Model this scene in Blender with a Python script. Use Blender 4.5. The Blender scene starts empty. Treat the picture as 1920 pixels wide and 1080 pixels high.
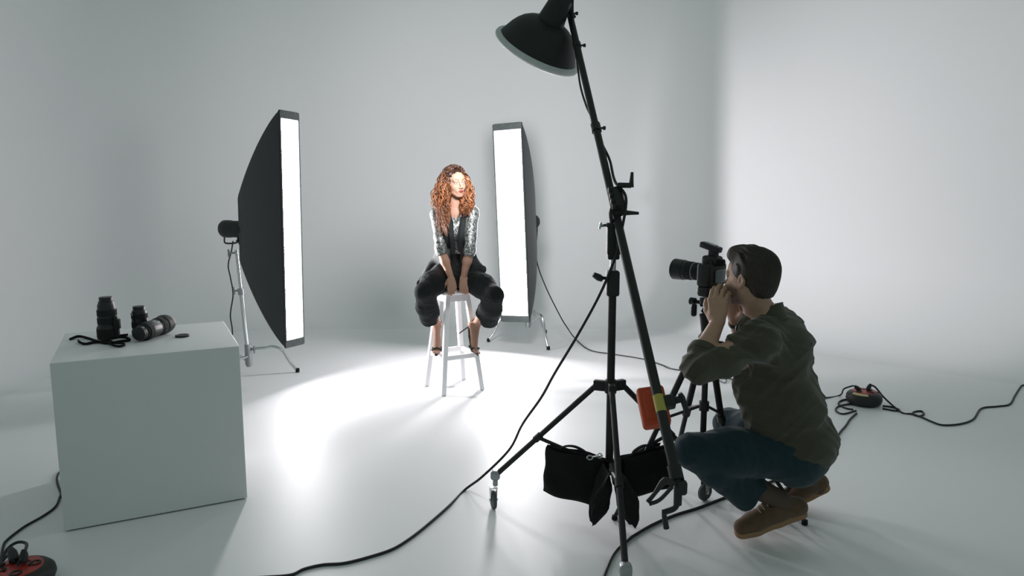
import bpy, math, random
import numpy as np
from mathutils import Vector, Matrix

# ---------------------------------------------------------------- camera, world, exposure
SC = bpy.context.scene
COL = SC.collection
FPX, TILT, CAMH = 1350.0, 0.137, 1.5
cam_data = bpy.data.cameras.new('camera')
cam_data.sensor_width = 36.0
cam_data.lens = 36.0 * FPX / 1920.0
cam_data.clip_start = 0.05
camera = bpy.data.objects.new('camera', cam_data)
COL.objects.link(camera)
camera.location = (0, 0, CAMH)
camera.rotation_euler = (math.pi / 2 - TILT, 0, 0)
SC.camera = camera

world = bpy.data.worlds.new('studio_ambient')
SC.world = world
world.use_nodes = True
bg = world.node_tree.nodes['Background']
bg.inputs['Color'].default_value = (0.76, 1.0, 0.92, 1)
bg.inputs['Strength'].default_value = 0.18

SC.view_settings.view_transform = 'Standard'
SC.view_settings.look = 'None'
SC.view_settings.gamma = 1.0
SC.view_settings.use_curve_mapping = False
SC.view_settings.exposure = 0.56

STRIP_POWER = 30.0   # radiance of the two strip softbox diffusers
DISH_POWER = 8.0    # radiance of the beauty dish front

def spot(name, loc, aim, watts, cone, blend, radius, col=(1, 1, 1)):
    l = bpy.data.lights.new(name, 'SPOT'); l.energy = watts; l.spot_size = math.radians(cone); l.spot_blend = blend
    l.shadow_soft_size = radius; l.color = col
    o = bpy.data.objects.new(name, l); COL.objects.link(o); o.location = loc
    o.rotation_euler = (Vector(aim) - Vector(loc)).to_track_quat('-Z', 'Y').to_euler()
    return o
# spots added in front of the left softbox and dish to brighten the walls
spot('added_strip_spot', (-1.50, 5.44, 0.9), (3.3, 6.3, 1.45), 385, 78, 1.0, 0.09, (1.0, 0.95, 0.975))
spot('added_dish_spot', (-0.06, 4.14, 1.98), (-0.55, 8.4, 1.85), 195, 98, 1.0, 0.2, (1.0, 0.975, 0.985))

# ---------------------------------------------------------------- measuring helpers (a point at a known depth)
_c, _s = math.cos(TILT), math.sin(TILT)
def at(px, py, y):
    u = (px - 960) / FPX; v = -(py - 540) / FPX
    r = (u, _c + v * _s, -_s + v * _c)
    k = y / r[1]
    return Vector((r[0] * k, y, CAMH + r[2] * k))
def gr(px, py, z=0.0):
    u = (px - 960) / FPX; v = -(py - 540) / FPX
    r = (u, _c + v * _s, -_s + v * _c)
    k = (z - CAMH) / r[2]
    return Vector((r[0] * k, r[1] * k, z))

# ---------------------------------------------------------------- materials
def mat(name, col, rough=0.6, metal=0.0, spec=0.5, var=0.0, vscale=20.0, bump=0.0, bscale=80.0, emit=None, power=0.0,
        sheen=0.0, attr=None, coat=0.0, trans=0.0):
    m = bpy.data.materials.new(name); m.use_nodes = True
    nt = m.node_tree; b = nt.nodes['Principled BSDF']
    b.inputs['Base Color'].default_value = (*col, 1)
    b.inputs['Roughness'].default_value = rough
    b.inputs['Metallic'].default_value = metal
    b.inputs['Specular IOR Level'].default_value = spec
    if sheen:
        b.inputs['Sheen Weight'].default_value = sheen
        b.inputs['Sheen Roughness'].default_value = 0.5
    if coat: b.inputs['Coat Weight'].default_value = coat
    if emit:
        b.inputs['Emission Color'].default_value = (*emit, 1)
        b.inputs['Emission Strength'].default_value = power
    tc = nt.nodes.new('ShaderNodeTexCoord')
    src = None
    if attr:
        a = nt.nodes.new('ShaderNodeAttribute'); a.attribute_name = attr
        src = a.outputs['Color']
    if var:
        n = nt.nodes.new('ShaderNodeTexNoise'); n.inputs['Scale'].default_value = vscale; n.inputs['Detail'].default_value = 4
        nt.links.new(tc.outputs['Object'], n.inputs['Vector'])
        mr = nt.nodes.new('ShaderNodeMapRange'); mr.inputs['From Min'].default_value = 0.3; mr.inputs['From Max'].default_value = 0.7
        mr.inputs['To Min'].default_value = 1 - var; mr.inputs['To Max'].default_value = 1 + var
        nt.links.new(n.outputs['Fac'], mr.inputs['Value'])
        mx = nt.nodes.new('ShaderNodeVectorMath'); mx.operation = 'SCALE'
        if src: nt.links.new(src, mx.inputs[0])
        else: mx.inputs[0].default_value = col
        nt.links.new(mr.outputs['Result'], mx.inputs['Scale'])
        src = mx.outputs['Vector']
    if src: nt.links.new(src, b.inputs['Base Color'])
    if bump:
        n2 = nt.nodes.new('ShaderNodeTexNoise'); n2.inputs['Scale'].default_value = bscale; n2.inputs['Detail'].default_value = 3
        nt.links.new(tc.outputs['Object'], n2.inputs['Vector'])
        bp = nt.nodes.new('ShaderNodeBump'); bp.inputs['Strength'].default_value = bump; bp.inputs['Distance'].default_value = 0.01
        nt.links.new(n2.outputs['Fac'], bp.inputs['Height'])
        nt.links.new(bp.outputs['Normal'], b.inputs['Normal'])
    return m

M = {}
M['cyc'] = mat('white_studio_paint', (0.76, 0.76, 0.775), 0.85, spec=0.2, var=0.006, vscale=0.6)
M['ceil'] = mat('grey_ceiling_paint', (0.16, 0.17, 0.17), 0.9, spec=0.2)
M['floor'] = mat('white_floor_paint', (0.77, 0.77, 0.785), 0.46, spec=0.5, var=0.008, vscale=1.3, bump=0.02, bscale=9)
M['white_board'] = mat('white_laminate', (0.74, 0.75, 0.75), 0.42, spec=0.6, var=0.01, vscale=4)
M['board_dark'] = mat('plinth_gap', (0.03, 0.03, 0.03), 0.9)
M['black_metal'] = mat('black_painted_metal', (0.014, 0.015, 0.015), 0.55, spec=0.4, var=0.1)
M['black_plastic'] = mat('black_plastic', (0.014, 0.015, 0.015), 0.5, spec=0.45, bump=0.05, bscale=300)
M['black_rubber'] = mat('black_rubber', (0.015, 0.015, 0.015), 0.8, spec=0.2)
M['grey_rubber'] = mat('grey_wheel_rubber', (0.10, 0.11, 0.11), 0.7, spec=0.3)
M['lens_black'] = mat('black_lens_barrel', (0.012, 0.013, 0.014), 0.38, spec=0.5, bump=0.04, bscale=500)
M['lens_grip'] = mat('ribbed_lens_rubber', (0.018, 0.019, 0.019), 0.75, spec=0.3, bump=0.3, bscale=700)
M['glass'] = mat('coated_glass', (0.02, 0.02, 0.03), 0.08, spec=0.8, coat=1.0)
M['chrome'] = mat('chromed_steel', (0.62, 0.64, 0.65), 0.22, metal=1.0)
M['steel_dull'] = mat('cast_alloy', (0.35, 0.37, 0.38), 0.4, metal=0.9)
M['soft_black'] = mat('black_softbox_nylon', (0.028, 0.033, 0.034), 0.42, spec=0.35, bump=0.1, bscale=25)
M['soft_lip'] = mat('grey_velcro_lip', (0.06, 0.07, 0.07), 0.8, spec=0.2, var=0.2, vscale=60)
M['dish_white'] = mat('white_dish_rim', (0.55, 0.57, 0.57), 0.5, var=0.05)
M['bag'] = mat('black_sandbag_canvas', (0.013, 0.013, 0.013), 0.9, spec=0.15, bump=0.3, bscale=120)
M['orange'] = mat('orange_plastic', (0.50, 0.065, 0.02), 0.55, spec=0.35, var=0.06, vscale=30, bump=0.05, bscale=60)
M['red'] = mat('red_plastic', (0.36, 0.03, 0.02), 0.45, var=0.05)
M['yellow'] = mat('yellow_label', (0.42, 0.36, 0.07), 0.6)
M['cream_label'] = mat('cream_label', (0.62, 0.50, 0.28), 0.6)
M['label_grey'] = mat('grey_scale_window', (0.25, 0.27, 0.28), 0.4)
M['cable'] = mat('black_cable_rubber', (0.013, 0.014, 0.014), 0.55, spec=0.4)
M['stool_white'] = mat('white_painted_wood', (0.84, 0.83, 0.85), 0.45, spec=0.4, var=0.015, vscale=12)
M['strip'] = mat('lit_diffuser', (0.8, 0.8, 0.8), 0.8, emit=(1.0, 0.96, 0.985), power=STRIP_POWER)
M['dish_lit'] = mat('lit_dish_front', (0.8, 0.8, 0.8), 0.8, emit=(1.0, 0.98, 0.98), power=DISH_POWER)

# ---------------------------------------------------------------- object bookkeeping
BASE = {}
def thing(name, label, cat, loc=(0, 0, 0), group=None):
    o = bpy.data.objects.new(name, None); COL.objects.link(o)
    o.empty_display_size = 0.05
    o.location = loc; o['label'] = label; o['category'] = cat
    if group: o['group'] = group
    BASE[o] = Vector(loc)
    return o
def tag(o, label, cat, group=None, kind=None):
    if label: o['label'] = label
    if cat: o['category'] = cat
    if group: o['group'] = group
    if kind: o['kind'] = kind
    return o
def link_mesh(me, name, material, parent=None, origin=None):
    """mesh is in world coordinates; shift it to the object's origin"""
    if parent is not None: org = BASE[parent]
    elif origin is not None: org = Vector(origin)
    else: org = Vector((0, 0, 0))
    me.transform(Matrix.Translation(-org))
    o = bpy.data.objects.new(name, me); COL.objects.link(o)
    if material is not None:
        for mm in (material if isinstance(material, (list, tuple)) else [material]): me.materials.append(mm)
    if parent is not None: o.parent = parent
    else: o.location = org
    BASE[o] = org
    return o

def frame(d, up=(0, 0, 1)):
    d = Vector(d).normalized(); up = Vector(up)
    if abs(d.dot(up)) > 0.98: up = Vector((0, 1, 0)) if abs(d.y) < 0.9 else Vector((1, 0, 0))
    x = up.cross(d).normalized(); y = d.cross(x).normalized()
    return x, y, d
def spline(pts, sub=6, closed=False):
    P = [Vector(p) for p in pts]; n = len(P); out = []
    if n < 3: return P
    rng = range(n) if closed else range(n - 1)
    for i in rng:
        p1, p2 = P[i % n], P[(i + 1) % n]
        p0 = P[(i - 1) % n] if (closed or i > 0) else p1 * 2 - p2
        p3 = P[(i + 2) % n] if (closed or i < n - 2) else p2 * 2 - p1
        for k in range(sub):
            t = k / sub
            out.append(0.5 * ((2 * p1) + (p2 - p0) * t + (2 * p0 - 5 * p1 + 4 * p2 - p3) * t * t + (3 * p1 - p0 - 3 * p2 + p3) * t ** 3))
    if not closed: out.append(P[-1])
    return out

class MB:
    def __init__(s): s.v = []; s.f = []
    def add(s, vs, fs):
        n = len(s.v); s.v += [tuple(v) for v in vs]; s.f += [tuple(i + n for i in f) for f in fs]; return s
    def box(s, c, size, R=None, taper=1.0):
        """R: (x,y,z) axes; taper scales the -z end"""
        x, y, z = R if R else (Vector((1, 0, 0)), Vector((0, 1, 0)), Vector((0, 0, 1)))
        c = Vector(c); a, b, h = size[0] / 2, size[1] / 2, size[2] / 2
        vs = []
        for k in (-1, 1):
            t = taper if k < 0 else 1
            for (i, j) in ((-1, -1), (1, -1), (1, 1), (-1, 1)):
                vs.append(c + x * (i * a * t) + y * (j * b * t) + z * (k * h))
        return s.add(vs, [(0, 3, 2, 1), (4, 5, 6, 7), (0, 1, 5, 4), (1, 2, 6, 5), (2, 3, 7, 6), (3, 0, 4, 7)])
    def rbox(s, c, size, r, R=None, seg=3):
        """rounded box: outline in x-y rounded by r, small chamfer in z"""
        x, y, z = R if R else (Vector((1, 0, 0)), Vector((0, 1, 0)), Vector((0, 0, 1)))
        c = Vector(c); a, b, h = size[0] / 2, size[1] / 2, size[2] / 2
        r = min(r, a * .99, b * .99, h * .99)
        rings = []
        for (inset, zz) in [(r * (1 - math.sin(t)), h - r * (1 - math.cos(t))) for t in [0, .5, 1.05, 1.5708]]:
            ring = []
            rr = max(r - inset, r * 0.001)
            for (sx, sy, a0) in ((1, 1, 0), (-1, 1, 90), (-1, -1, 180), (1, -1, 270)):
                for k in range(seg + 1):
                    t = math.radians(a0 + 90 * k / seg)
                    ring.append((sx * (a - r) + rr * math.cos(t), sy * (b - r) + rr * math.sin(t)))
            rings.append((ring, zz))
        full = rings + [(q, -z_) for q, z_ in reversed(rings)]
        vs = []; n = len(rings[0][0])
        for ring, zz in full:
            vs += [c + x * p + y * q + z * zz for p, q in ring]
        fs = [tuple(range(n))]
        for i in range(len(full) - 1):
            for j in range(n):
                fs.append((i * n + j, (i + 1) * n + j, (i + 1) * n + (j + 1) % n, i * n + (j + 1) % n))
        fs.append(tuple(range((len(full) - 1) * n, len(full) * n))[::-1])
        return s.add(vs, fs)
    def cyl(s, a, b, r1, r2=None, n=16, caps=True):
        return s.lathe(a, Vector(b) - Vector(a), [(0, r1), ((Vector(b) - Vector(a)).length, r1 if r2 is None else r2)], n, caps)
    def lathe(s, a, d, prof, n=24, caps=True, flat=1.0):
        """prof: (distance along axis, radius)"""
        a = Vector(a); x, y, z = frame(d)
        vs = []
        for (t, r) in prof:
            for k in range(n):
                an = 2 * math.pi * k / n
                vs.append(a + z * t + x * (r * math.cos(an)) + y * (r * math.sin(an) * flat))
        fs = []
        for i in range(len(prof) - 1):
            for j in range(n):
                fs.append((i * n + j, i * n + (j + 1) % n, (i + 1) * n + (j + 1) % n, (i + 1) * n + j))
        if caps:
            fs.append(tuple(range(n))[::-1]); fs.append(tuple(range((len(prof) - 1) * n, len(prof) * n)))
        return s.add(vs, fs)
    def tube(s, pts, r, n=8, sub=5, closed=False, flat=None, rends=None):
        """swept tube; r number or list at the control points; flat=(w,h) makes a ribbon"""
        path = spline(pts, sub, closed) if sub > 1 else [Vector(p) for p in pts]
        m = len(path)
        if isinstance(r, (list, tuple)):
            rs = [r[min(int(i / max(m - 1, 1) * (len(r) - 1)), len(r) - 2)] for i in range(m)]
            rs = []
            for i in range(m):
                q = i / max(m - 1, 1) * (len(r) - 1); k = min(int(q), len(r) - 2); rs.append(r[k] + (r[k + 1] - r[k]) * (q - k))
        else: rs = [r] * m
        prev = None; vs = []
        for i in range(m):
            if closed: t = path[(i + 1) % m] - path[i - 1]
            else: t = path[min(i + 1, m - 1)] - path[max(i - 1, 0)]
            if t.length < 1e-9: t = Vector((0, 0, 1))
            t.normalize()
            if prev is None: x, y, _ = frame(t)
            else:
                x = prev - t * prev.dot(t)
                x = x.normalized() if x.length > 1e-6 else frame(t)[0]
                y = t.cross(x)
            prev = x
            for k in range(n):
                an = 2 * math.pi * k / n
                if flat: vs.append(path[i] + x * (flat[0] * math.cos(an)) + y * (flat[1] * math.sin(an)))
                else: vs.append(path[i] + x * (rs[i] * math.cos(an)) + y * (rs[i] * math.sin(an)))
        fs = []
        for i in range(m if closed else m - 1):
            i2 = (i + 1) % m
            for j in range(n): fs.append((i * n + j, i * n + (j + 1) % n, i2 * n + (j + 1) % n, i2 * n + j))
        if not closed: fs.append(tuple(range(n))[::-1]); fs.append(tuple(range((m - 1) * n, m * n)))
        return s.add(vs, fs)
    def build(s, name, material, parent=None, smooth=True, angle=35, bevel=0, origin=None, seg=2):
        me = bpy.data.meshes.new(name); me.from_pydata(s.v, [], s.f); me.update()
        if smooth:
            me.shade_smooth(); me.set_sharp_from_angle(angle=math.radians(angle))
        o = link_mesh(me, name, material, parent, origin)
        if bevel:
            b = o.modifiers.new('bevel', 'BEVEL'); b.width = bevel; b.segments = seg; b.limit_method = 'ANGLE'; b.angle_limit = math.radians(40)
        return o
# ---------------------------------------------------------------- the studio cove: floor and walls in one sweep
RV, WH, YF = 0.75, 4.6, -1.6          # cove radius, wall height, front edge of the set
def wall_path():
    """rounded plan outline (x, y, nx, ny, side) from front left round to front right, normals pointing in"""
    K = [(-4.45, YF, 0), (-4.45, 8.4, 2.2), (1.66, 8.4, 1.0), (6.3, 4.3, 1.0), (6.3, YF, 0)]
    sides = ['left', 'back', 'right', 'right']
    pts = []
    for i, (x, y, r) in enumerate(K):
        P = Vector((x, y))
        if r == 0: pts.append((P, sides[0] if i == 0 else 'right')); continue
        a = (Vector(K[i - 1][:2]) - P).normalized(); c = (Vector(K[i + 1][:2]) - P).normalized()
        ang = a.angle(c); t = r / math.tan(ang / 2)
        cen = P + (a + c).normalized() * (r / math.sin(ang / 2))
        p0 = P + a * t; p1 = P + c * t
        last = pts[-1][0]
        for k in range(1, 10): pts.append((last + (p0 - last) * k / 10, sides[i - 1]))
        v0 = p0 - cen; sweep = v0.angle(p1 - cen); n = 24
        for k in range(n + 1):
            q = -sweep * k / n
            v = Vector((v0.x * math.cos(q) - v0.y * math.sin(q), v0.x * math.sin(q) + v0.y * math.cos(q)))
            pts.append((cen + v, sides[i - 1] if k <= n // 2 else sides[i]))
    out = []
    for i, (p, sd) in enumerate(pts):
        d = (pts[min(i + 1, len(pts) - 1)][0] - pts[max(i - 1, 0)][0]).normalized()
        out.append((p.x, p.y, d.y, -d.x, sd))
    return out
WP = wall_path()
prof = [(RV - RV * math.sin(t), RV - RV * math.cos(t)) for t in [math.pi / 2 * k / 24 for k in range(25)]]   # (offset from wall, height)
prof += [(0, RV + (WH - RV) * k / 8) for k in range(1, 9)]
def build_wall(side):
    idx = [i for i, p in enumerate(WP) if p[4] == side]
    i0, i1 = idx[0], idx[-1]
    if i0 > 0: i0 -= 1
    vs = []; fs = []; m = len(prof)
    for i in range(i0, i1 + 1):
        x, y, nx, ny, _ = WP[i]
        for (o_, z) in prof: vs.append((x + nx * o_, y + ny * o_, z))
    for i in range(i1 - i0):
        for j in range(m - 1):
            a = i * m + j; fs.append((a, a + 1, a + m + 1, a + m))
    b = MB(); b.add(vs, fs)
    o = b.build('wall_' + side, M['cyc'], angle=60)
    o['kind'] = 'structure'
for sd in ('left', 'back', 'right'): build_wall(sd)
# floor: same outline moved in by the cove radius, filled to a centre line
fl = MB(); vs = [(x + nx * RV, y + ny * RV, 0.0) for x, y, nx, ny, _ in WP]
n = len(vs); vs2 = [(x * 0.2, YF + (min(y, 6.0) - YF) * 0.8 if y > YF + .01 else YF, 0.0) for x, y, z in vs]
fl.add(vs + vs2, [(i, n + i, n + i + 1, i + 1) for i in range(n - 1)] + [tuple(range(n, 2 * n))[::-1]])
floor = fl.build('floor', M['floor'], smooth=False); floor['kind'] = 'structure'

# ---------------------------------------------------------------- white display cube on the left
BX = Vector((-1.97, 2.994, 0)); BYAW = 0.473; BW, BD, BH = 0.762, 0.725, 0.762
bx_, by_ = Vector((math.cos(BYAW), math.sin(BYAW), 0)), Vector((-math.sin(BYAW), math.cos(BYAW), 0))
UZ = Vector((0, 0, 1))
bc = BX + bx_ * BW / 2 + by_ * BD / 2
cube = thing('display_plinth', 'large matte white box plinth carrying the lenses', 'plinth', (bc.x, bc.y, 0))
MB().box(bc + UZ * (0.006 + (BH - 0.006) / 2), (BW, BD, BH - 0.006), (bx_, by_, UZ)).build('body', M['white_board'], cube, bevel=0.003)
MB().box(bc + UZ * 0.0035, (BW - 0.03, BD - 0.03, 0.007), (bx_, by_, UZ)).build('plinth_foot', M['board_dark'], cube)
def on_cube(a, b, z=0): return BX + bx_ * a + by_ * b + UZ * (BH + z)
# ---------------------------------------------------------------- strip softboxes on steel stands
def strip_softbox(fc, nrm, w, h, depth, roll, label, label_stand, hub, feet, col_top, head=1.0):
    """fc face centre, nrm unit plan normal, roll = lean of the long axis in the face plane"""
    nrm = Vector(nrm).normalized()
    sx = UZ.cross(nrm).normalized()             # along the face, horizontal
    up = (UZ * math.cos(roll) + sx * math.sin(roll)).normalized()
    sx = up.cross(nrm).normalized()
    root = thing('strip_softbox', label, 'softbox', tuple(fc - nrm * 0.3 - up * h / 2))
    # hull: lip in front, fabric body tapering back to the speed ring
    def ring(t, hw, hh, r=0.02, k=3):
        out = []
        r = min(r, hw * .9, hh * .9)
        for (a, b, a0) in ((1, 1, 0), (-1, 1, 90), (-1, -1, 180), (1, -1, 270)):
            for q in range(k + 1):
                an = math.radians(a0 + 90 * q / k)
                out.append(fc + nrm * t + sx * (a * (hw - r) + r * math.cos(an)) + up * (b * (hh - r) + r * math.sin(an)))
        return out
    N = 14
    secs = []
    for i in range(N + 1):
        t = i / N
        hh = h / 2 * (1 - 0.60 * t ** 1.25 - 0.06 * t ** 4)
        hw = w / 2 * (1 - t ** 2.2) + .075 * t ** 2.2
        secs.append(ring(-depth * t, hw, hh, 0.012 + 0.05 * t))
    vs = [v for s_ in secs for v in s_]; k = len(secs[0]); fs = []
    for i in range(N):
        for j in range(k): fs.append((i * k + j, i * k + (j + 1) % k, (i + 1) * k + (j + 1) % k, (i + 1) * k + j))
    fs.append(tuple(range(N * k, N * k + k))[::-1])
    hull = MB().add(vs, [f[::-1] for f in fs]); hull.build('shell', M['soft_black'], root, angle=50)
    # lip: a shallow frame standing proud of the diffuser
    lo, li = [ring(-0.002, w / 2, h / 2, .012), ring(0.014, w / 2 + .002, h / 2 + .002, .012)], [ring(0.014, w / 2 - .009, h / 2 - .055, .004), ring(-0.001, w / 2 - .010, h / 2 - .058, .004)]
    rr = lo + li; vs = [v for s_ in rr for v in s_]; fs = []
    for i in range(3):
        for j in range(k): fs.append((i * k + j, i * k + (j + 1) % k, (i + 1) * k + (j + 1) % k, (i + 1) * k + j))
    MB().add(vs, fs).build('lip', M['soft_lip'], root, angle=40)
    # seam piping round the face edge
    MB().tube(ring(0.0, w / 2 + .002, h / 2 + .002, .014, 3), 0.004, n=6, sub=1, closed=True).build('piping', M['black_plastic'], root)
    d = MB(); a, b = w / 2 - .011, h / 2 - .058
    d.add([fc + nrm * .004 + sx * (-a) + up * (-b), fc + nrm * .004 + sx * a + up * (-b), fc + nrm * .004 + sx * a + up * b, fc + nrm * .004 + sx * (-a) + up * b], [(0, 1, 2, 3)])
    do = d.build('diffuser', M['strip'], root, smooth=False); do['label'] = 'glowing white front diffuser'
    # bent rods showing under the fabric at the four corners
    # speed ring and flash head
    bk = fc - nrm * depth
    MB().lathe(bk - nrm * -0.02, -nrm, [(0, .075), (.012, .08), (.03, .08), (.036, .07)], 28).build('speed_ring', M['black_metal'], root)
    hd = MB(); hd.lathe(bk - nrm * .02, -nrm, [(0, .062), (.01, .066), (.13 * head, .066), (.145 * head, .07), (.205 * head, .07), (.218 * head, .063), (.222 * head, .045)], 28)
    strobe = hd.build('flash_head', M['black_plastic'], root)
    MB().tube([bk - nrm * (.02 + .215 * head) - up * .03 , bk - nrm * (.02 + .215 * head) - up * .075, bk - nrm * (.02 + .205 * head) - up * .115, bk - nrm * (.02 + .08 * head) - up * .105, bk - nrm * (.02 + .07 * head) - up * .06], .007, sub=3).build('carry_handle', M['black_plastic'], strobe)
    # swivel bracket
    br = bk - nrm * .05 - up * .09
    MB().box(br, (.045, .03, .06), (sx, nrm, up)).cyl(br - sx * .05, br + sx * .05, .012).build('swivel_bracket', M['black_metal'], root, bevel=.004)
    # stand
    hub = Vector(hub); ct = Vector(col_top)
    st = thing('light_stand', label_stand, 'stand', (hub.x, hub.y, 0))
    b = MB(); L = ct - hub
    b.cyl(hub, hub + L * .62, .0175); b.build('lower_column', M['chrome'], st)
    MB().cyl(hub + L * .6, hub + L, .0125).build('upper_column', M['chrome'], st)
    jn = hub + L * .62
    kn = MB(); kn.cyl(jn - L.normalized() * .03, jn + L.normalized() * .02, .025); kn.build('riser_clamp', M['steel_dull'], st)
    jj = sx if abs(sx.x) > .5 else -nrm
    def tknob(p, dirv, name='tee_knob'):
        dirv = Vector(dirv).normalized()
        t = MB(); t.cyl(p, p + dirv * .06, .008); t.cyl(p + dirv * .06 - UZ * .03, p + dirv * .06 + UZ * .03, .008, n=10)
        return t.build(name, M['steel_dull'], st)
    tknob(jn, (-1, 0.2, 0)); tknob(hub + L * .97, (-1, -.2, 0))
    MB().cyl(hub - UZ * .07, hub + UZ * .10, .028).cyl(hub - UZ * .085, hub - UZ * .07, .02).build('leg_hub', M['steel_dull'], st)
    tknob(hub + UZ * .06, (1, -.3, 0))
    for i, ft in enumerate(feet):
        ft = Vector(ft); dr = Vector((ft.x - hub.x, ft.y - hub.y, 0)); Ld = dr.length; dr.normalize()
        zz = hub.z + (.06 if i == 0 else (0.0 if i == 1 else -.05))
        p0 = Vector((hub.x, hub.y, zz)) + dr * .02
        elbow = Vector((hub.x, hub.y, 0)) + dr * (Ld * .62) + UZ * (zz + .02)
        g = MB(); g.tube([p0, p0 + (elbow - p0) * .5, elbow - dr * .04, elbow + dr * .03 - UZ * .03, ft + (elbow - ft) * .4, ft + UZ * .012], .0125, n=10, sub=5)
        lg = g.build('leg', M['chrome'], st)
        MB().lathe(ft + UZ * .001, UZ, [(0, .012), (.003, .017), (.03, .017), (.034, .012)], 12).build('rubber_foot', M['black_rubber'], lg)
    return root, st

UZ = Vector((0, 0, 1))
nL = Vector((0.902, -0.431, 0)); fL = at(546, 433, 5.47)
hubL = at(466, 668, 5.78)
legL = [gr(558, 698), Vector((hubL.x - .12, hubL.y - .50, 0)), Vector((hubL.x - .33, hubL.y + .42, 0))]
strip_softbox(fL, nL, 0.20, 1.77, 0.46, 0.023, 'tall glowing strip softbox nearer the white box, seen edge-on',
              'chrome light stand behind the left strip softbox', hubL, legL, (fL.x - .52, fL.y + .25, 1.02))
nR = Vector((-0.40, -0.917, 0)); fR = Vector((-0.005, 6.55, 1.182))
hubR = Vector((0.16, 6.93, .24))
legR = [gr(1028, 656), gr(916, 641), Vector((.35, 7.42, 0))]
strip_softbox(fR, nR, 0.28, 1.79, 0.42, -0.045, 'tall glowing strip softbox right behind the seated woman, facing forward',
              'chrome light stand under the right strip softbox', hubR, legR, (fR.x + .19, fR.y + .43, 1.02), head=0.45)
# ---------------------------------------------------------------- beauty dish on the boom
DC = at(1009, 92, 3.95)
DAX = Vector((-0.41, 0.44, -0.80)).normalized()
dl = thing('beauty_dish_light', 'black beauty dish light hanging from the tall boom arm', 'studio light', tuple(DC))
R0 = 0.235
b = MB()
b.lathe(DC, DAX, [(-.158, .01), (-.158, .06), (-.152, .09), (-.140, .118), (-.122, .145), (-.098, .168), (-.07, .187), (-.04, .202), (-.01, R0 - .018), (0.0, R0 - .014), (0.0, R0 - .02), (-.04, .195), (-.07, .18), (-.098, .161), (-.122, .138), (-.142, .1), (-.15, .05), (-.152, .01)], 64, caps=False)
b.build('reflector', M['black_metal'], dl, angle=60)
b = MB(); b.lathe(DC, DAX, [(-.010, R0 - .016), (-.004, R0 + .002), (.008, R0 + .008), (.020, R0 + .004), (.026, R0 - .006), (.022, R0 - .014), (-.008, R0 - .018)], 64, caps=False)
b.build('rim', M['dish_white'], dl, angle=50)
b = MB(); vs = []; x_, y_, z_ = frame(DAX)
ring = [DC + DAX * .012 + x_ * ((R0 - .014) * math.cos(2 * math.pi * k / 48)) + y_ * ((R0 - .014) * math.sin(2 * math.pi * k / 48)) for k in range(48)]
b.add(ring, [tuple(range(48))]); dd = b.build('diffuser', M['dish_lit'], dl, smooth=False); dd['label'] = 'lit white cloth front'
# cone adapter and flash head behind the dish
NB = DC - DAX * .158
b = MB(); b.lathe(NB + DAX * .01, -DAX, [(0, .074), (.03, .070), (.12, .056), (.20, .052), (.21, .062), (.24, .062)], 32)
b.build('cone_adapter', M['black_metal'], dl, angle=40)
b = MB(); b.lathe(NB - DAX * .23, -DAX, [(0, .062), (.01, .066), (.17, .066), (.185, .06), (.19, .04)], 28)
hd_ = b.build('flash_head', M['black_plastic'], dl)
HM = NB - DAX * .19
BT = at(1068, 18, 3.93)            # where the boom carries the head
b = MB(); b.tube([HM + Vector((.05, 0, 0)), (HM + BT) / 2 + UZ * .01, BT], .014, n=10, sub=3)
b.box((HM + BT) / 2, (.05, .04, .06)); b.cyl((HM + BT) / 2 - UZ * .05, (HM + BT) / 2 - UZ * .10 + Vector((.03, 0, 0)), .012)
b.build('yoke', M['black_metal'], dl, bevel=.003)
b = MB(); b.cyl(DC + Vector((.16, -.02, .01)), DC + Vector((.19, -.05, .03)), .012); b.build('grip_screw', M['black_plastic'], dl)

# ---------------------------------------------------------------- boom stand on castors
CX, CY = 0.430, 3.05
PV = at(1158, 372, 3.05)
bs = thing('boom_stand', 'tall black wheeled boom stand slanting across the middle, holding the beauty dish', 'stand', (CX, CY, 0))
BLOW = at(1266, 884, 2.33); BTOP = BT + (BT - PV).normalized() * .35
bd = (BTOP - BLOW).normalized()
def on_boom(px_y):
    """point of the boom axis at picture height px_y"""
    best = None
    for k in range(400):
        p = BLOW + (BTOP - BLOW) * (k / 399.0)
        zf = p.y * _c - (p.z - CAMH) * _s; up = (p.z - CAMH) * _c + p.y * _s
        e = abs(540 - up / zf * FPX - px_y)
        if best is None or e < best[0]: best = (e, p)
    return best[1]
J1 = on_boom(240); J2 = on_boom(395)
MB().cyl(BLOW, J2, .0185, n=20).build('lower_boom_tube', M['black_metal'], bs)
MB().cyl(J2, J1, .0175, n=20).build('middle_boom_tube', M['black_metal'], bs)
MB().cyl(J1, BTOP, .0165, n=20).build('upper_boom_tube', M['black_metal'], bs)
bxx, byy, bzz = frame(bd, (0, 1, 0))
def clamp_ring(p, r=.023, l=.045, knob=None):
    b = MB(); b.cyl(p - bd * l / 2, p + bd * l / 2, r, n=20)
    if knob is not None:
        k = Vector(knob); b.cyl(p, p + k * .036, .005); b.cyl(p + k * .032, p + k * .044, .009)
    b.build('boom_clamp', M['black_plastic'], bs)
R1 = Vector((1, 0, 0))
clamp_ring(J1, knob=R1); clamp_ring(on_boom(85), .021, .03, knob=R1); clamp_ring(on_boom(25), .02, .03, knob=R1)
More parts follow.
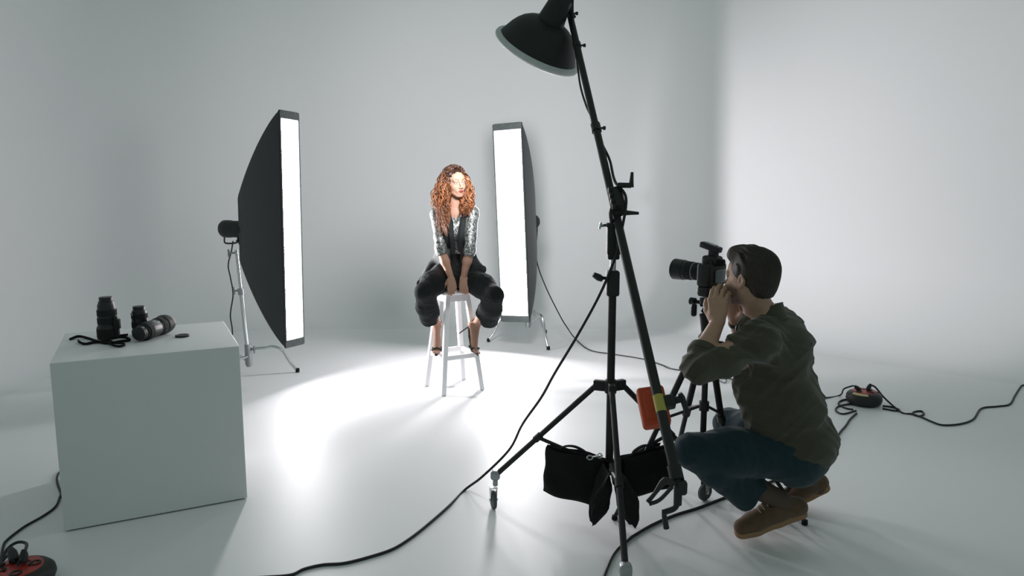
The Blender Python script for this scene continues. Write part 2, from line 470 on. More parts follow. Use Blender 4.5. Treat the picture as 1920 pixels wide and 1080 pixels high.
# column: lower tube, collar, upper tube, rotating head
CT = Vector((CX, CY, 0))
zc = 0.657
b = MB(); b.cyl(CT + UZ * .27, CT + UZ * 1.12, .0172, n=20); b.build('column', M['black_metal'], bs)
MB().cyl(CT + UZ * 1.1, CT + UZ * 1.245, .0135, n=16).build('inner_column', M['chrome'], bs)
b = MB(); b.rbox(CT + UZ * 1.10, (.055, .05, .11), .01); b.build('lock_collar', M['black_plastic'], bs)
b = MB(); b.cyl(CT + Vector((-.02, 0, 1.12)), CT + Vector((-.05, -.01, 1.125)), .007)
b.tube([CT + Vector((-.045, -.01, 1.118)), CT + Vector((-.062, -.012, 1.127)), CT + Vector((-.085, -.014, 1.14))], [.012, .016, .011], n=10, sub=4)
b.build('locking_knob', M['black_plastic'], bs)
b = MB(); b.rbox(CT + UZ * 1.215, (.05, .05, .025), .008); b.rbox(CT + UZ * 1.285, (.056, .05, .125), .006); b.rbox(CT + UZ * 1.348, (.066, .055, .018), .004)
b.build('swivel_post', M['black_metal'], bs)
MB().cyl(CT + Vector((-.03, 0, 1.348)), CT + Vector((-.055, -.01, 1.345)), .006).cyl(CT + Vector((-.055, -.01, 1.36)), CT + Vector((-.062, -.012, 1.332)), .005).build('safety_pin', M['chrome'], bs)
MB().box(CT + Vector((.012, -.027, 1.285)), (.006, .003, .06)).build('scale_slot', M['chrome'], bs)
# tilting head round the boom
b = MB()
b.rbox(PV + Vector((0, 0, -.045)), (.05, .05, .06), .012)
b.cyl(PV - bd * .055, PV + bd * .045, .027, n=20)
for k in range(4):
    a = PV + bd * (.045 - .03 * k) + Vector((-.026, -.012, 0)); b.lathe(a - R1 * .008, R1, [(0, .010), (.004, .0145), (.014, .0145), (.018, .01)], 14)
b.cyl(PV + Vector((0, 0, -.075)), CT + UZ * 1.34, .016)
b.build('tilt_head', M['black_metal'], bs, bevel=.002)
def lever(p, d1, d2, l1, l2, nm='ratchet_handle', r=.008):
    d1 = Vector(d1).normalized(); d2 = Vector(d2).normalized()
    b = MB(); b.cyl(p, p + d1 * l1, r * 1.4); q = p + d1 * l1
    b.tube([q - d2 * .008, q + d2 * l2 * .4, q + d2 * l2], [r * 1.5, r * 1.1, r * .8], n=10, sub=4)
    return b.build(nm, M['black_plastic'], bs)
lever(PV + UZ * .055, (1, -.2, -.02), (.05, 0, 1), .055, .055)
lever(PV - UZ * .06 + R1 * .02, (1, -.2, 0), (1, 0, -.04), .02, .05)
# yoke that ties tilt head to the tubes
b = MB(); b.tube([CT + UZ * 1.36 + Vector((-.012, -.02, 0)), CT + UZ * 1.40 + Vector((-.018, -.03, 0)), PV + Vector((-.02, -.03, -.02))], .008, n=8, sub=3); b.build('head_strut', M['black_metal'], bs)
# leg collar, legs, castors
b = MB(); b.cyl(CT + UZ * (zc - .04), CT + UZ * (zc + .02), .026, n=20)
feet = [Vector((-.088, 3.235, 0)), Vector((.400, 2.37, 0)), Vector((.936, 3.325, 0))]
for ft in feet:
    dr = Vector((ft.x - CX, ft.y - CY, 0)).normalized(); sd = UZ.cross(dr)
    b.box(CT + UZ * (zc - .01) + dr * .04, (.07, .028, .045), (dr, sd, UZ))
b.build('leg_collar', M['black_metal'], bs, bevel=.004)
MB().cyl(CT + UZ * .25, CT + UZ * .315, .024, n=20).build('brace_collar', M['black_metal'], bs)
for i, ft in enumerate(feet):
    dr = Vector((ft.x - CX, ft.y - CY, 0)); Ld = dr.length; dr.normalize()
    top = CT + UZ * (zc - .012) + dr * .065
    end = ft + UZ * .165 - dr * .01
    MB().cyl(top, end, .0125, n=14).build('leg', M['black_metal'], bs)
    mid = top + (end - top) * .56
    b = MB(); b.cyl(CT + UZ * .28 + dr * .02, mid, .0085, n=10); b.cyl(mid - (end - top).normalized() * .018, mid + (end - top).normalized() * .018, .0165, n=12)
    b.build('leg_brace', M['black_metal'], bs)
    cs = MB(); ax = (end - top).normalized()
    cs.rbox(end + UZ * .005, (.045, .045, .045), .012); cs.cyl(end - UZ * .02, end - UZ * .05, .012); 
    co = cs.build('castor_housing', M['steel_dull'], bs)
    wc = ft + UZ * .044; wd = Vector((1, .25, 0)).normalized() if i == 0 else (Vector((1, .1, 0)).normalized() if i == 1 else Vector((.55, -.83, 0)).normalized())
    b = MB(); b.lathe(wc - wd * .010, wd, [(0, .030), (.001, .040), (.005, .0438), (.015, .0438), (.019, .040), (.020, .030)], 28); b.build('wheel', M['grey_rubber'], co)
    f_ = MB()
    for s_ in (-1, 1):
        x2 = wd.cross(UZ)
        f_.box(wc + wd * (s_ * .0145) + UZ * .030, (.003, .034, .072), (wd, x2, UZ), taper=.6)
    f_.box(wc + UZ * .063, (.034, .036, .006), (wd, wd.cross(UZ), UZ)); f_.cyl(wc - wd * .02, wc + wd * .02, .007)
    f_.build('wheel_fork', M['chrome'], co)
# handles at the low end of the boom
E0 = BLOW
b = MB(); b.cyl(E0 + bd * .02, E0 - bd * .03, .024, n=18); b.cyl(E0 - bd * .03, E0 - bd * .055, .015)
b.build('boom_end_cap', M['black_metal'], bs)
q = E0 - bd * .045
b = MB(); b.rbox(q + Vector((.01, 0, -.01)), (.04, .035, .05), .012); b.cyl(q, q - UZ * .07, .014)
b.tube([q - UZ * .065, q + Vector((-.012, 0, -.085)), q + Vector((-.05, 0, -.10))], .010, n=10, sub=4)
b.tube([q + Vector((-.045, 0, -.098)), q + Vector((-.042, 0, -.12)), q + Vector((-.035, 0, -.155))], [.008, .009, .010], n=10, sub=4)
b.build('crank_handle', M['black_plastic'], bs)
b = MB(); c0 = q + Vector((-.02, -.02, 0.01))
b.tube([c0, c0 + Vector((-.03, 0, .012)), c0 + Vector((-.06, 0, -.03)), c0 + Vector((-.085, 0, -.062))], [.010, .012, .007, .008], n=10, sub=4)
b.tube([c0 + Vector((-.005, 0, -.01)), c0 + Vector((-.045, 0, -.055)), c0 + Vector((-.08, 0, -.07))], .007, n=8, sub=4)
b.build('release_lever', M['black_plastic'], bs)
# yellow sticker on the boom
yp = on_boom(757) 
b = MB(); b.cyl(yp - bd * .032, yp + bd * .032, .0192, n=20); b.build('sticker', M['yellow'], bs)['label'] = 'yellow warning sticker band'

# orange counterweight hooked behind the boom
op = at(1225, 764, 2.62)
ow = thing('counterweight', 'orange rectangular counterweight clamped behind the low end of the boom', 'weight', tuple(op))
ud = (bd + Vector((0, 0, .0))).normalized(); ox = Vector((.97, -.22, -.08)).normalized(); oy = ud.cross(ox).normalized(); ox = oy.cross(ud)
b = MB(); b.rbox(op, (.104, .062, .155), .014, (ox, oy, ud), 5); b.build('weight_block', M['orange'], ow, angle=60)
b = MB(); b.rbox(op - oy * .031, (.070, .012, .11), .008, (ox, oy, ud), 4); b.build('moulded_panel', M['orange'], ow, angle=60)
b = MB(); hc = yp + Vector((.035, .02, 0))
b.rbox(hc, (.05, .05, .045), .01, (ox, oy, ud)); b.cyl(hc, op, .012); b.cyl(hc, hc + Vector((.045, 0, .012)), .013)
b.build('clamp_body', M['black_metal'], ow)
b = MB(); h2 = hc + Vector((.05, 0, .016)); b.tube([h2 + UZ * .018 - R1 * .01, h2, h2 + Vector((.012, 0, -.035)), h2 + Vector((.022, 0, -.062))], [.008, .011, .010, .010], n=10, sub=4)
b.build('clamp_handle', M['black_plastic'], ow)
# ---------------------------------------------------------------- sandbags over the braces of the boom stand
def pillow_panel(b, c, ux, uz, w, h, t, nrm, seed, taper=0.0, nu=18, nv=12, pw=5):
    """stuffed flat bag half: centre c, w along ux, h along uz, thickness t"""
    rnd = random.Random(seed); ph = [rnd.uniform(0, 6.28) for _ in range(6)]
    vs = []; fs = []
    for s_ in (-1, 1):
        for i in range(nu + 1):
            for j in range(nv + 1):
                u = i / nu * 2 - 1; v = j / nv * 2 - 1
                e = max(0.0, (1 - abs(u) ** 5)) ** .5 * max(0.0, (1 - abs(v) ** pw)) ** (.5 if pw > 3 else .9)
                bulge = t * e * (1 + .16 * math.sin(5 * u + ph[0] + 3 * v) + .12 * math.sin(8 * v + ph[1] + 2 * u))
                wv = 1 - taper * (1 - (v + 1) / 2)
                p = c + ux * (u * w / 2 * wv + .003 * math.sin(6 * v + ph[2])) + uz * (v * h / 2 + .004 * math.sin(4 * u + ph[3]) ) + nrm * (s_ * bulge + .012 * math.sin(2.3 * u + ph[4]))
                vs.append(p)
    m = (nu + 1) * (nv + 1)
    for s_ in (0, 1):
        for i in range(nu):
            for j in range(nv):
                a = s_ * m + i * (nv + 1) + j; q = (a, a + nv + 1, a + nv + 2, a + 1)
                fs.append(q if s_ else q[::-1])
    b.add(vs, fs)
def sandbag(p0, p1, drop, label, seed, handle=True, grp=None, spread=.03, taper=0.0, t=.028, tilt=0.0, pw=5):
    """saddle bag whose top seam runs from p0 to p1 along a brace"""
    p0 = Vector(p0); p1 = Vector(p1); ux = (p1 - p0); w = ux.length; ux.normalize()
    nr = Vector((-ux.y, ux.x, 0)).normalized()
    root = thing('sandbag', label, 'sandbag', tuple((p0 + p1) / 2 - UZ * drop))
    for s_ in (-1, 1):
        b = MB(); uz = (UZ - nr * (s_ * (spread / drop + tilt))).normalized()
        pillow_panel(b, (p0 + p1) / 2 + nr * (s_ * (t * .95)) - uz * (drop / 2 - .01), ux, uz, w, drop, t, nr, seed + s_, taper, pw=pw)
        b.build('sand_pouch', M['bag'], root, angle=60)
    b = MB(); b.tube([p0 - ux * .004, (p0 + p1) / 2 + UZ * .002, p1 + ux * .004], .011, n=8, sub=5); b.build('top_seam', M['bag'], root)
    if handle:
        b = MB(); c = (p0 + p1) / 2; hw = w * .27
        b.tube([c - ux * hw - UZ * .005, c - ux * hw * .75 + UZ * .022, c + UZ * .035, c + ux * hw * .75 + UZ * .02, c + ux * hw - UZ * .005], .006, n=8, sub=5, flat=(.012, .004)); b.build('carry_strap', M['bag'], root)
    return root
s1 = sandbag(at(1028, 838, 3.12), at(1130, 866, 2.99), .200, 'black sandbag hanging over the left brace of the boom stand', 3)
s2 = sandbag(at(1165, 862, 2.99), at(1248, 838, 3.12), .175, 'black sandbag hanging over the right brace of the boom stand', 8)
s3 = sandbag(at(1147, 872, 2.98), at(1153, 905, 2.80), .245, 'black sandbag over the front brace, seen end-on with two pointed flaps', 14, handle=False, taper=.75, t=.034, spread=.055, pw=2)
b = MB(); rc_ = at(1106, 858, 2.93)
b.tube([rc_ + Vector((.012 * math.cos(a), 0, .009 * math.sin(a))) for a in [k * 1.047 for k in range(6)]], .003, n=6, sub=3, closed=True)
b.tube([rc_ + Vector((.012, 0, .002)), rc_ + Vector((.035, 0, .006)), rc_ + Vector((.055, 0, .010))], .004, n=6, sub=3)
b.tube([rc_ + Vector((.042 + .009 * math.cos(a), 0, .008 + .010 * math.sin(a))) for a in [k * 1.047 for k in range(6)]], .0028, n=6, sub=3, closed=True)
b.build('snap_hook', M['chrome'], s1)

# ---------------------------------------------------------------- cable drums and cables
def cable(name, pts, r, label, sub=8):
    o = MB().tube(pts, r, n=8, sub=sub).build(name, M['cable'], origin=tuple(pts[0]))
    tag(o, label, 'cable'); return o
def reel(c, R, label, seed, yellow=True, hh=.09):
    c = Vector(c)
    root = thing('cable_reel', label, 'cable reel', tuple(c))
    b = MB(); b.lathe(c + UZ * .002, UZ, [(0, R * .80), (.012, R * .93), (.035, R), (hh * .72, R * .97), (hh * .9, R * .86), (hh, R * .70)], 40)
    b.build('drum_body', M['black_plastic'], root)
    b = MB(); b.lathe(c + UZ * (hh - .001), UZ, [(0, R * .69), (.006, R * .67), (.008, R * .40), (.004, R * .38)], 40); b.build('face_plate', M['red'], root)['label'] = 'red face plate'
    for k in range(4):
        a = k * math.pi / 2 + .5
        MB().lathe(c + Vector((R * .45 * math.cos(a), R * .45 * math.sin(a), hh + .004)), UZ, [(0, R * .17), (.006, R * .17), (.007, R * .12), (.002, R * .10)], 20).build('socket', M['black_plastic'], root)
    if yellow:
        vs = []; fs = []
        for k in range(9):
            a = math.radians(195 + k * 8)
            for (r_, z_) in ((R * .87 + .002, hh * .9 + .001), (R * .72, hh + .002)): vs.append(c + Vector((r_ * math.cos(a), r_ * math.sin(a), z_)))
        for k in range(8): fs.append((2 * k, 2 * k + 2, 2 * k + 3, 2 * k + 1))
        MB().add(vs, fs).build('sticker', M['cream_label'], root)['label'] = 'pale yellow label strip'
    return root, c + UZ * (hh + .01)
RRc = gr(1627, 762); RRc.z = 0
rr1, top1 = reel((RRc.x, RRc.y + .06, 0), .118, 'black and red cable reel on the floor right of the photographer', 1)
RLc = Vector((-1.875, 2.56, 0))
rr2, top2 = reel(RLc, .125, 'black and red cable reel at the bottom left corner by the white box', 2, yellow=False, hh=.075)
def plug(parent, p, d, l=.05, r=.014):
    MB().lathe(p, d, [(0, r * .8), (.004, r), (l * .6, r), (l, r * .5)], 12).build('plug', M['black_plastic'], parent)
def Gz(px, py, z=.006): return gr(px, py, z)
c = top1
plug(rr1, c + Vector((-.03, 0, 0)), (-.7, .1, .5)); plug(rr1, c + Vector((.02, .0, 0)), (.4, .1, .7))
# softbox cable to the right reel
BR = fR - nR * .50
cable('softbox_cable', [BR + Vector((.05, .0, -.05)), at(1006, 485, 6.95), at(1022, 535, 6.9), at(1050, 592, 6.78), at(1064, 615, 6.86), Gz(1078, 634, .02), Gz(1105, 656, .01), Gz(1150, 664), Gz(1205, 673), Gz(1240, 684), Gz(1262, 692),
      Gz(1330, 700), Gz(1355, 705), Gz(1420, 728), Gz(1500, 745), Gz(1545, 746), Gz(1575, 741), c + Vector((-.13, .03, .0)), c + Vector((-.075, .008, .03))], .0055,
      'thin black cable from the right softbox trailing behind the photographer to the reel')
# small tangle by the tripod
cable('sync_cord', [Gz(1350, 706), Gz(1362, 712), Gz(1358, 718), Gz(1348, 712), Gz(1356, 704), Gz(1368, 708)], .003, 'tiny loop of cord on the floor behind the tripod')
# reel to the right edge
cable('extension_cable', [c + Vector((.04, .005, .035)), c + Vector((.075, .0, .02)), c + Vector((.13, -.03, -.05)), Gz(1690, 773), Gz(1708, 776), Gz(1722, 780), Gz(1732, 777), Gz(1728, 771), Gz(1715, 772), Gz(1712, 776), Gz(1730, 783), Gz(1748, 791), Gz(1768, 797), Gz(1800, 795), Gz(1825, 786), Gz(1840, 766), Gz(1870, 762), Gz(1893, 758), Gz(1903, 742), Gz(1912, 728), Gz(1919, 722), Gz(1950, 716)], .0062,
      'black mains cable running from the reel to the right edge of the floor')
# loops round the reel
lp = MB()
lp.tube([Gz(1600, 768), Gz(1585, 765), Gz(1572, 757), Gz(1580, 750), Gz(1600, 748)], .006, n=8)
lp.tube([Gz(1605, 770), Gz(1580, 776), Gz(1567, 769), Gz(1574, 761), Gz(1598, 757)], .006, n=8)
lp.tube([Gz(1655, 766), Gz(1678, 770), Gz(1686, 768), Gz(1672, 763), Gz(1655, 761)], .006, n=8)
lp.build('cable_loop', M['cable'], rr1)
cable('dish_cable', [Gz(1606, 775), Gz(1594, 786), Gz(1586, 798), Gz(1574, 812), Gz(1566, 828), Gz(1555, 850), Gz(1510, 880), Gz(1440, 905), Gz(1390, 922), Gz(1354, 935), Gz(1310, 952), Gz(1265, 966), Gz(1225, 983), Gz(1195, 1000), Gz(1178, 1012), Gz(1150, 1040), Gz(1125, 1100)], .0066,
      'black mains cable from the reel running under the photographer to the front castor')
# long cable hanging from the tilt head across the floor
hk = PV + Vector((.012, -.03, -.10))
cable('boom_cable', [at(1108, 218, 3.45), at(1128, 268, 3.33), at(1143, 300, 3.25), at(1153, 340, 3.12), PV + Vector((.03, -.035, .0)), at(1164, 440, 3.0), at(1158, 470, 3.0), at(1128, 545, 3.03), at(1085, 625, 3.1), at(1040, 700, 3.2), at(1015, 745, 3.28), at(980, 795, 3.36), at(955, 843, 3.42), at(905, 893, 3.40), Gz(872, 918), Gz(840, 950), Gz(800, 985), Gz(768, 1010), Gz(735, 1030), Gz(690, 1045), Gz(645, 1056), Gz(605, 1059), Gz(570, 1067), Gz(545, 1078), Gz(500, 1082), Gz(450, 1085)], .0062,
      'long black cable hanging from the boom stand and curving over the white floor')
# cable strung along the upper boom
cable('head_cable', [HM + Vector((.02, -.04, .02)), at(1075, 60, 3.85), at(1082, 115, 3.75), at(1088, 160, 3.65), at(1098, 195, 3.55), at(1108, 218, 3.45)], .005, 'short black cable from the beauty dish down the upper boom', sub=8)
# left reel
c2 = top2
L1 = [Vector((-2.02, 2.66, .006)), Gz(2, 1050), Gz(6, 1025), Gz(14, 1012), Gz(45, 988), Gz(80, 968), Gz(104, 950), Gz(113, 930), BX + bx_ * -.05 + by_ * .45 + UZ * .006, BX + bx_ * -.06 + by_ * .85 + UZ * .006, BX + bx_ * .4 + by_ * .95 + UZ * .006,
      Vector((hubL.x - .25, hubL.y - .25, .006)), at(433, 640, 5.8), at(432, 590, 5.8), at(437, 552, 5.78), at(432, 520, 5.76), at(428, 497, 5.75), at(434, 470, 5.75), at(437, 452, 5.74)]
cable('softbox_cable', L1, .0055, 'black cable from the left softbox head running behind the white box to the corner reel')
lp = MB()
lp.tube([Gz(0, 1062), Gz(14, 1044) + UZ * .03, Gz(34, 1034) + UZ * .04, Gz(52, 1042) + UZ * .05, c2 + Vector((.0, .03, .02)), c2], .0062, n=8)
lp.tube([Gz(-6, 1068), Gz(10, 1055) + UZ * .02, Gz(28, 1050) + UZ * .04, c2 + Vector((-.05, .06, .02)), c2 + Vector((-.03, .02, 0))], .0062, n=8)
lp.build('cable_loop', M['cable'], rr2)
plug(rr2, c2 + Vector((-.03, .03, 0)), (-.5, .5, .35), .07, .018); plug(rr2, c2 + Vector((-.06, .0, -.01)), (-.7, .3, .25), .07, .018); plug(rr2, c2 + Vector((.01, .02, 0)), (-.1, .3, .8), .05, .015)
# ---------------------------------------------------------------- lenses on the plinth
def on_top(px, py): return gr(px, py, BH + .0005)
def put_lens(name, label, base, axis, prof, grips, foot=None):
    root = thing(name, label, 'camera lens', tuple(base))
    axis = Vector(axis).normalized()
    MB().lathe(base, axis, prof, 36).build('barrel', M['lens_black'], root, angle=25)
    for (a0, a1, r) in grips:
        n = 36; b = MB(); rings = 10
        vs = []; fs = []; x, y, z = frame(axis); N = 96
        for k, (t, rr) in enumerate([(a0, r - .003), (a0, r), (a1, r), (a1, r - .003)]):
            for j in range(N):
                q = rr + (.0009 if (j // 2) % 2 else 0); a = 2 * math.pi * j / N
                vs.append(Vector(base) + z * t + x * (q * math.cos(a)) + y * (q * math.sin(a)))
        for k in range(3):
            for j in range(N): fs.append((k * N + j, k * N + (j + 1) % N, (k + 1) * N + (j + 1) % N, (k + 1) * N + j))
        b.add(vs, fs).build('zoom_ring', M['lens_grip'], root, smooth=False)
    return root
p = on_top(204, 634)
t1 = put_lens('telephoto_lens', 'tall black telephoto lens standing upright on the white box', p, UZ,
    [(0, .047), (.002, .0495), (.058, .0495), (.064, .047), (.068, .0435), (.13, .0425), (.15, .0405), (.168, .040), (.176, .036), (.186, .0345), (.188, .0305), (.206, .0305), (.208, .029)],
    [(.010, .052, .0502), (.075, .105, .0443), (.115, .145, .0435)])
b = MB(); q = p + Vector((.047, -.012, 0))
b.rbox(q + UZ * .055, (.022, .024, .095), .008); b.rbox(q + Vector((.012, 0, .075)), (.014, .03, .05), .005); b.cyl(q + UZ * .10, q + UZ * .118 + Vector((-.008, 0, 0)), .010)
b.build('tripod_foot', M['black_metal'], t1)
p = on_top(264, 628)
t2 = put_lens('zoom_lens', 'shorter black lens standing upright behind the lying one', p, UZ,
    [(0, .037), (.002, .0385), (.03, .0385), (.034, .037), (.09, .037), (.115, .036), (.125, .033), (.13, .0285), (.147, .0285), (.149, .027)],
    [(.006, .026, .0391), (.040, .07, .0378), (.088, .112, .0375)])
MB().box(p + Vector((-.020, -.0355, .112)), (.014, .003, .014), (Vector((.87, -.5, 0)), Vector((.5, .87, 0)), UZ)).build('maker_plate', M['label_grey'], t2)
# lying zoom with petal hood
a0 = on_top(266, 640) + UZ * .042; a1 = on_top(333, 617) + UZ * .053
ad = (a1 - a0).normalized()
st0 = a0 - ad * .012
t3 = put_lens('zoom_lens', 'black zoom lens lying on its side with a petal hood on the white box', st0, ad,
    [(0, .033), (.002, .035), (.022, .035), (.024, .0405), (.066, .0425), (.12, .0425), (.130, .040), (.142, .0425), (.174, .0435), (.180, .042)],
    [(.031, .062, .0435), (.144, .171, .0442)])
MB().lathe(st0 - ad * .012, ad, [(0, .030), (.002, .034), (.013, .034)], 32).build('rear_cap', M['black_plastic'], t3)
x, y, z = frame(ad)
hv = []; hf = []; N = 48
for ring in range(5):
    for j in range(N):
        a = 2 * math.pi * j / N
        L = .022 + .034 * (0.5 + .5 * math.cos(2 * a + .5)) ** .8
        t = .177 + L * ring / 4; r = .0455 + .004 * ring / 4
        hv.append(st0 + z * t + x * (r * math.cos(a)) + y * (r * math.sin(a)))
for ring in range(4):
    for j in range(N): hf.append((ring * N + j, ring * N + (j + 1) % N, (ring + 1) * N + (j + 1) % N, (ring + 1) * N + j))
ho = MB().add(hv, hf).build('lens_hood', M['black_plastic'], t3); sm = ho.modifiers.new('thick', 'SOLIDIFY'); sm.thickness = .002
MB().lathe(st0, ad, [(.1795, .040), (.181, .037), (.179, .02)], 32, caps=True).build('front_glass', M['glass'], t3)
wn = (Vector((.15, -.9, .40)) - ad * Vector((.15, -.9, .40)).dot(ad)).normalized(); sd = ad.cross(wn)
MB().box(st0 + ad * .098 + wn * .0423, (.030, .018, .002), (ad, sd, wn)).build('scale_window', M['label_grey'], t3)
for dx in (-.008, .007): MB().box(st0 + ad * (.098 + dx) + wn * .0435, (.003, .004, .001), (ad, sd, wn)).build('focus_mark', M['lens_black'], t3)
MB().lathe(st0 + ad * .005 + wn * .030, wn, [(0, .008), (.004, .008), (.005, .006)], 14).build('chrome_button', M['steel_dull'], t3)
# lens cap
cp = on_top(342, 631)
lc = MB(); lc.lathe(cp, UZ, [(0, .030), (.001, .033), (.006, .034), (.009, .032), (.0095, .026), (.008, .024)], 36)
o = lc.build('lens_cap', M['black_plastic'], origin=tuple(cp)); tag(o, 'round black lens cap lying on the white box right of the lenses', 'lens cap')
# neck strap
stp = [(131, 638), (148, 634), (168, 637), (182, 643), (202, 646), (226, 643), (244, 640), (232, 634), (214, 636), (196, 642), (178, 645), (160, 647), (150, 645), (147, 641)]
b = MB(); pts = [on_top(x_, y_) + UZ * (.005 + .004 * math.sin(i * 1.7) ** 2) for i, (x_, y_) in enumerate(stp)]
b.tube(pts, .004, n=8, sub=8, flat=(.004, .007))
pts = [on_top(x_, y_) + UZ * .007 for x_, y_ in [(200, 644), (212, 650), (224, 652), (234, 649), (228, 646), (214, 645), (206, 640), (220, 633), (240, 630)]]
b.tube(pts, .004, n=8, sub=8, flat=(.0035, .006))
o = b.build('neck_strap', M['bag'], origin=tuple(on_top(132, 637))); tag(o, 'black camera neck strap tangled at the foot of the tall lens', 'strap')
# ---------------------------------------------------------------- smooth-blended body modelling (distance field -> one continuous mesh)
f32 = np.float32
def V3(p): return np.array(tuple(p), dtype=f32)
def rcone(a, b, r1, r2=None, flat=None):
    """tapered limb between two joints; flat=(axis, factor) squashes it along an axis"""
    a = V3(a); b = V3(b); r2 = r1 if r2 is None else r2
    if flat is not None:
        ax = V3(flat[0]); ax = ax / np.linalg.norm(ax); ff = flat[1]; c0 = (a + b) / 2
        def squash(P): return P + ((P - c0) @ ax)[..., None] * ((1 / ff - 1) * ax)
        a2 = squash(a[None])[0]; b2 = squash(b[None])[0]; g = ff ** 0.5
    else: a2, b2 = a, b
    ba = b2 - a2; l2 = float(ba @ ba) + 1e-12; rr = r1 - r2; A2 = max(l2 - rr * rr, 1e-12); il2 = 1 / l2
    def f(P):
        if flat is not None: P = squash(P)
        pa = P - a2; y = pa @ ba; z = y - l2
        q = pa * l2 - y[..., None] * ba; x2 = np.einsum('ij,ij->i', q, q)
        y2 = y * y * l2; z2 = z * z * l2
        k = math.copysign(1, rr) * rr * rr * x2
        d = (np.sqrt(x2 * A2 * il2) + y * rr) * il2 - r1
        m1 = np.sign(z) * A2 * z2 > k; m2 = (~m1) & (np.sign(y) * A2 * y2 < k)
        d[m1] = np.sqrt(x2[m1] + z2[m1]) * il2 - r2
        d[m2] = np.sqrt(x2[m2] + y2[m2]) * il2 - r1
        if flat is not None: d = d * g
        return d
    return f
def ell(c, r, R=None):
    c = V3(c); r = V3(r); Rm = np.array([tuple(x) for x in R], dtype=f32) if R is not None else None
    def f(P):
        q = P - c
        if Rm is not None: q = q @ Rm.T
        k0 = np.sqrt(np.einsum('ij,ij->i', q / r, q / r)); k1 = np.sqrt(np.einsum('ij,ij->i', q / (r * r), q / (r * r))) + 1e-9
        return k0 * (k0 - 1) / k1
    return f
def rboxd(c, h, rad, R=None):
    c = V3(c); h = V3(h); Rm = np.array([tuple(x) for x in R], dtype=f32) if R is not None else None
    def f(P):
        q = P - c
        if Rm is not None: q = q @ Rm.T
        q = np.abs(q) - (h - rad)
        return np.sqrt((np.maximum(q, 0) ** 2).sum(1)) + np.minimum(q.max(1), 0) - rad
    return f
def halfspace(p, n):
    p = V3(p); n = V3(n); n = n / np.linalg.norm(n)
    return lambda P: (P - p) @ n
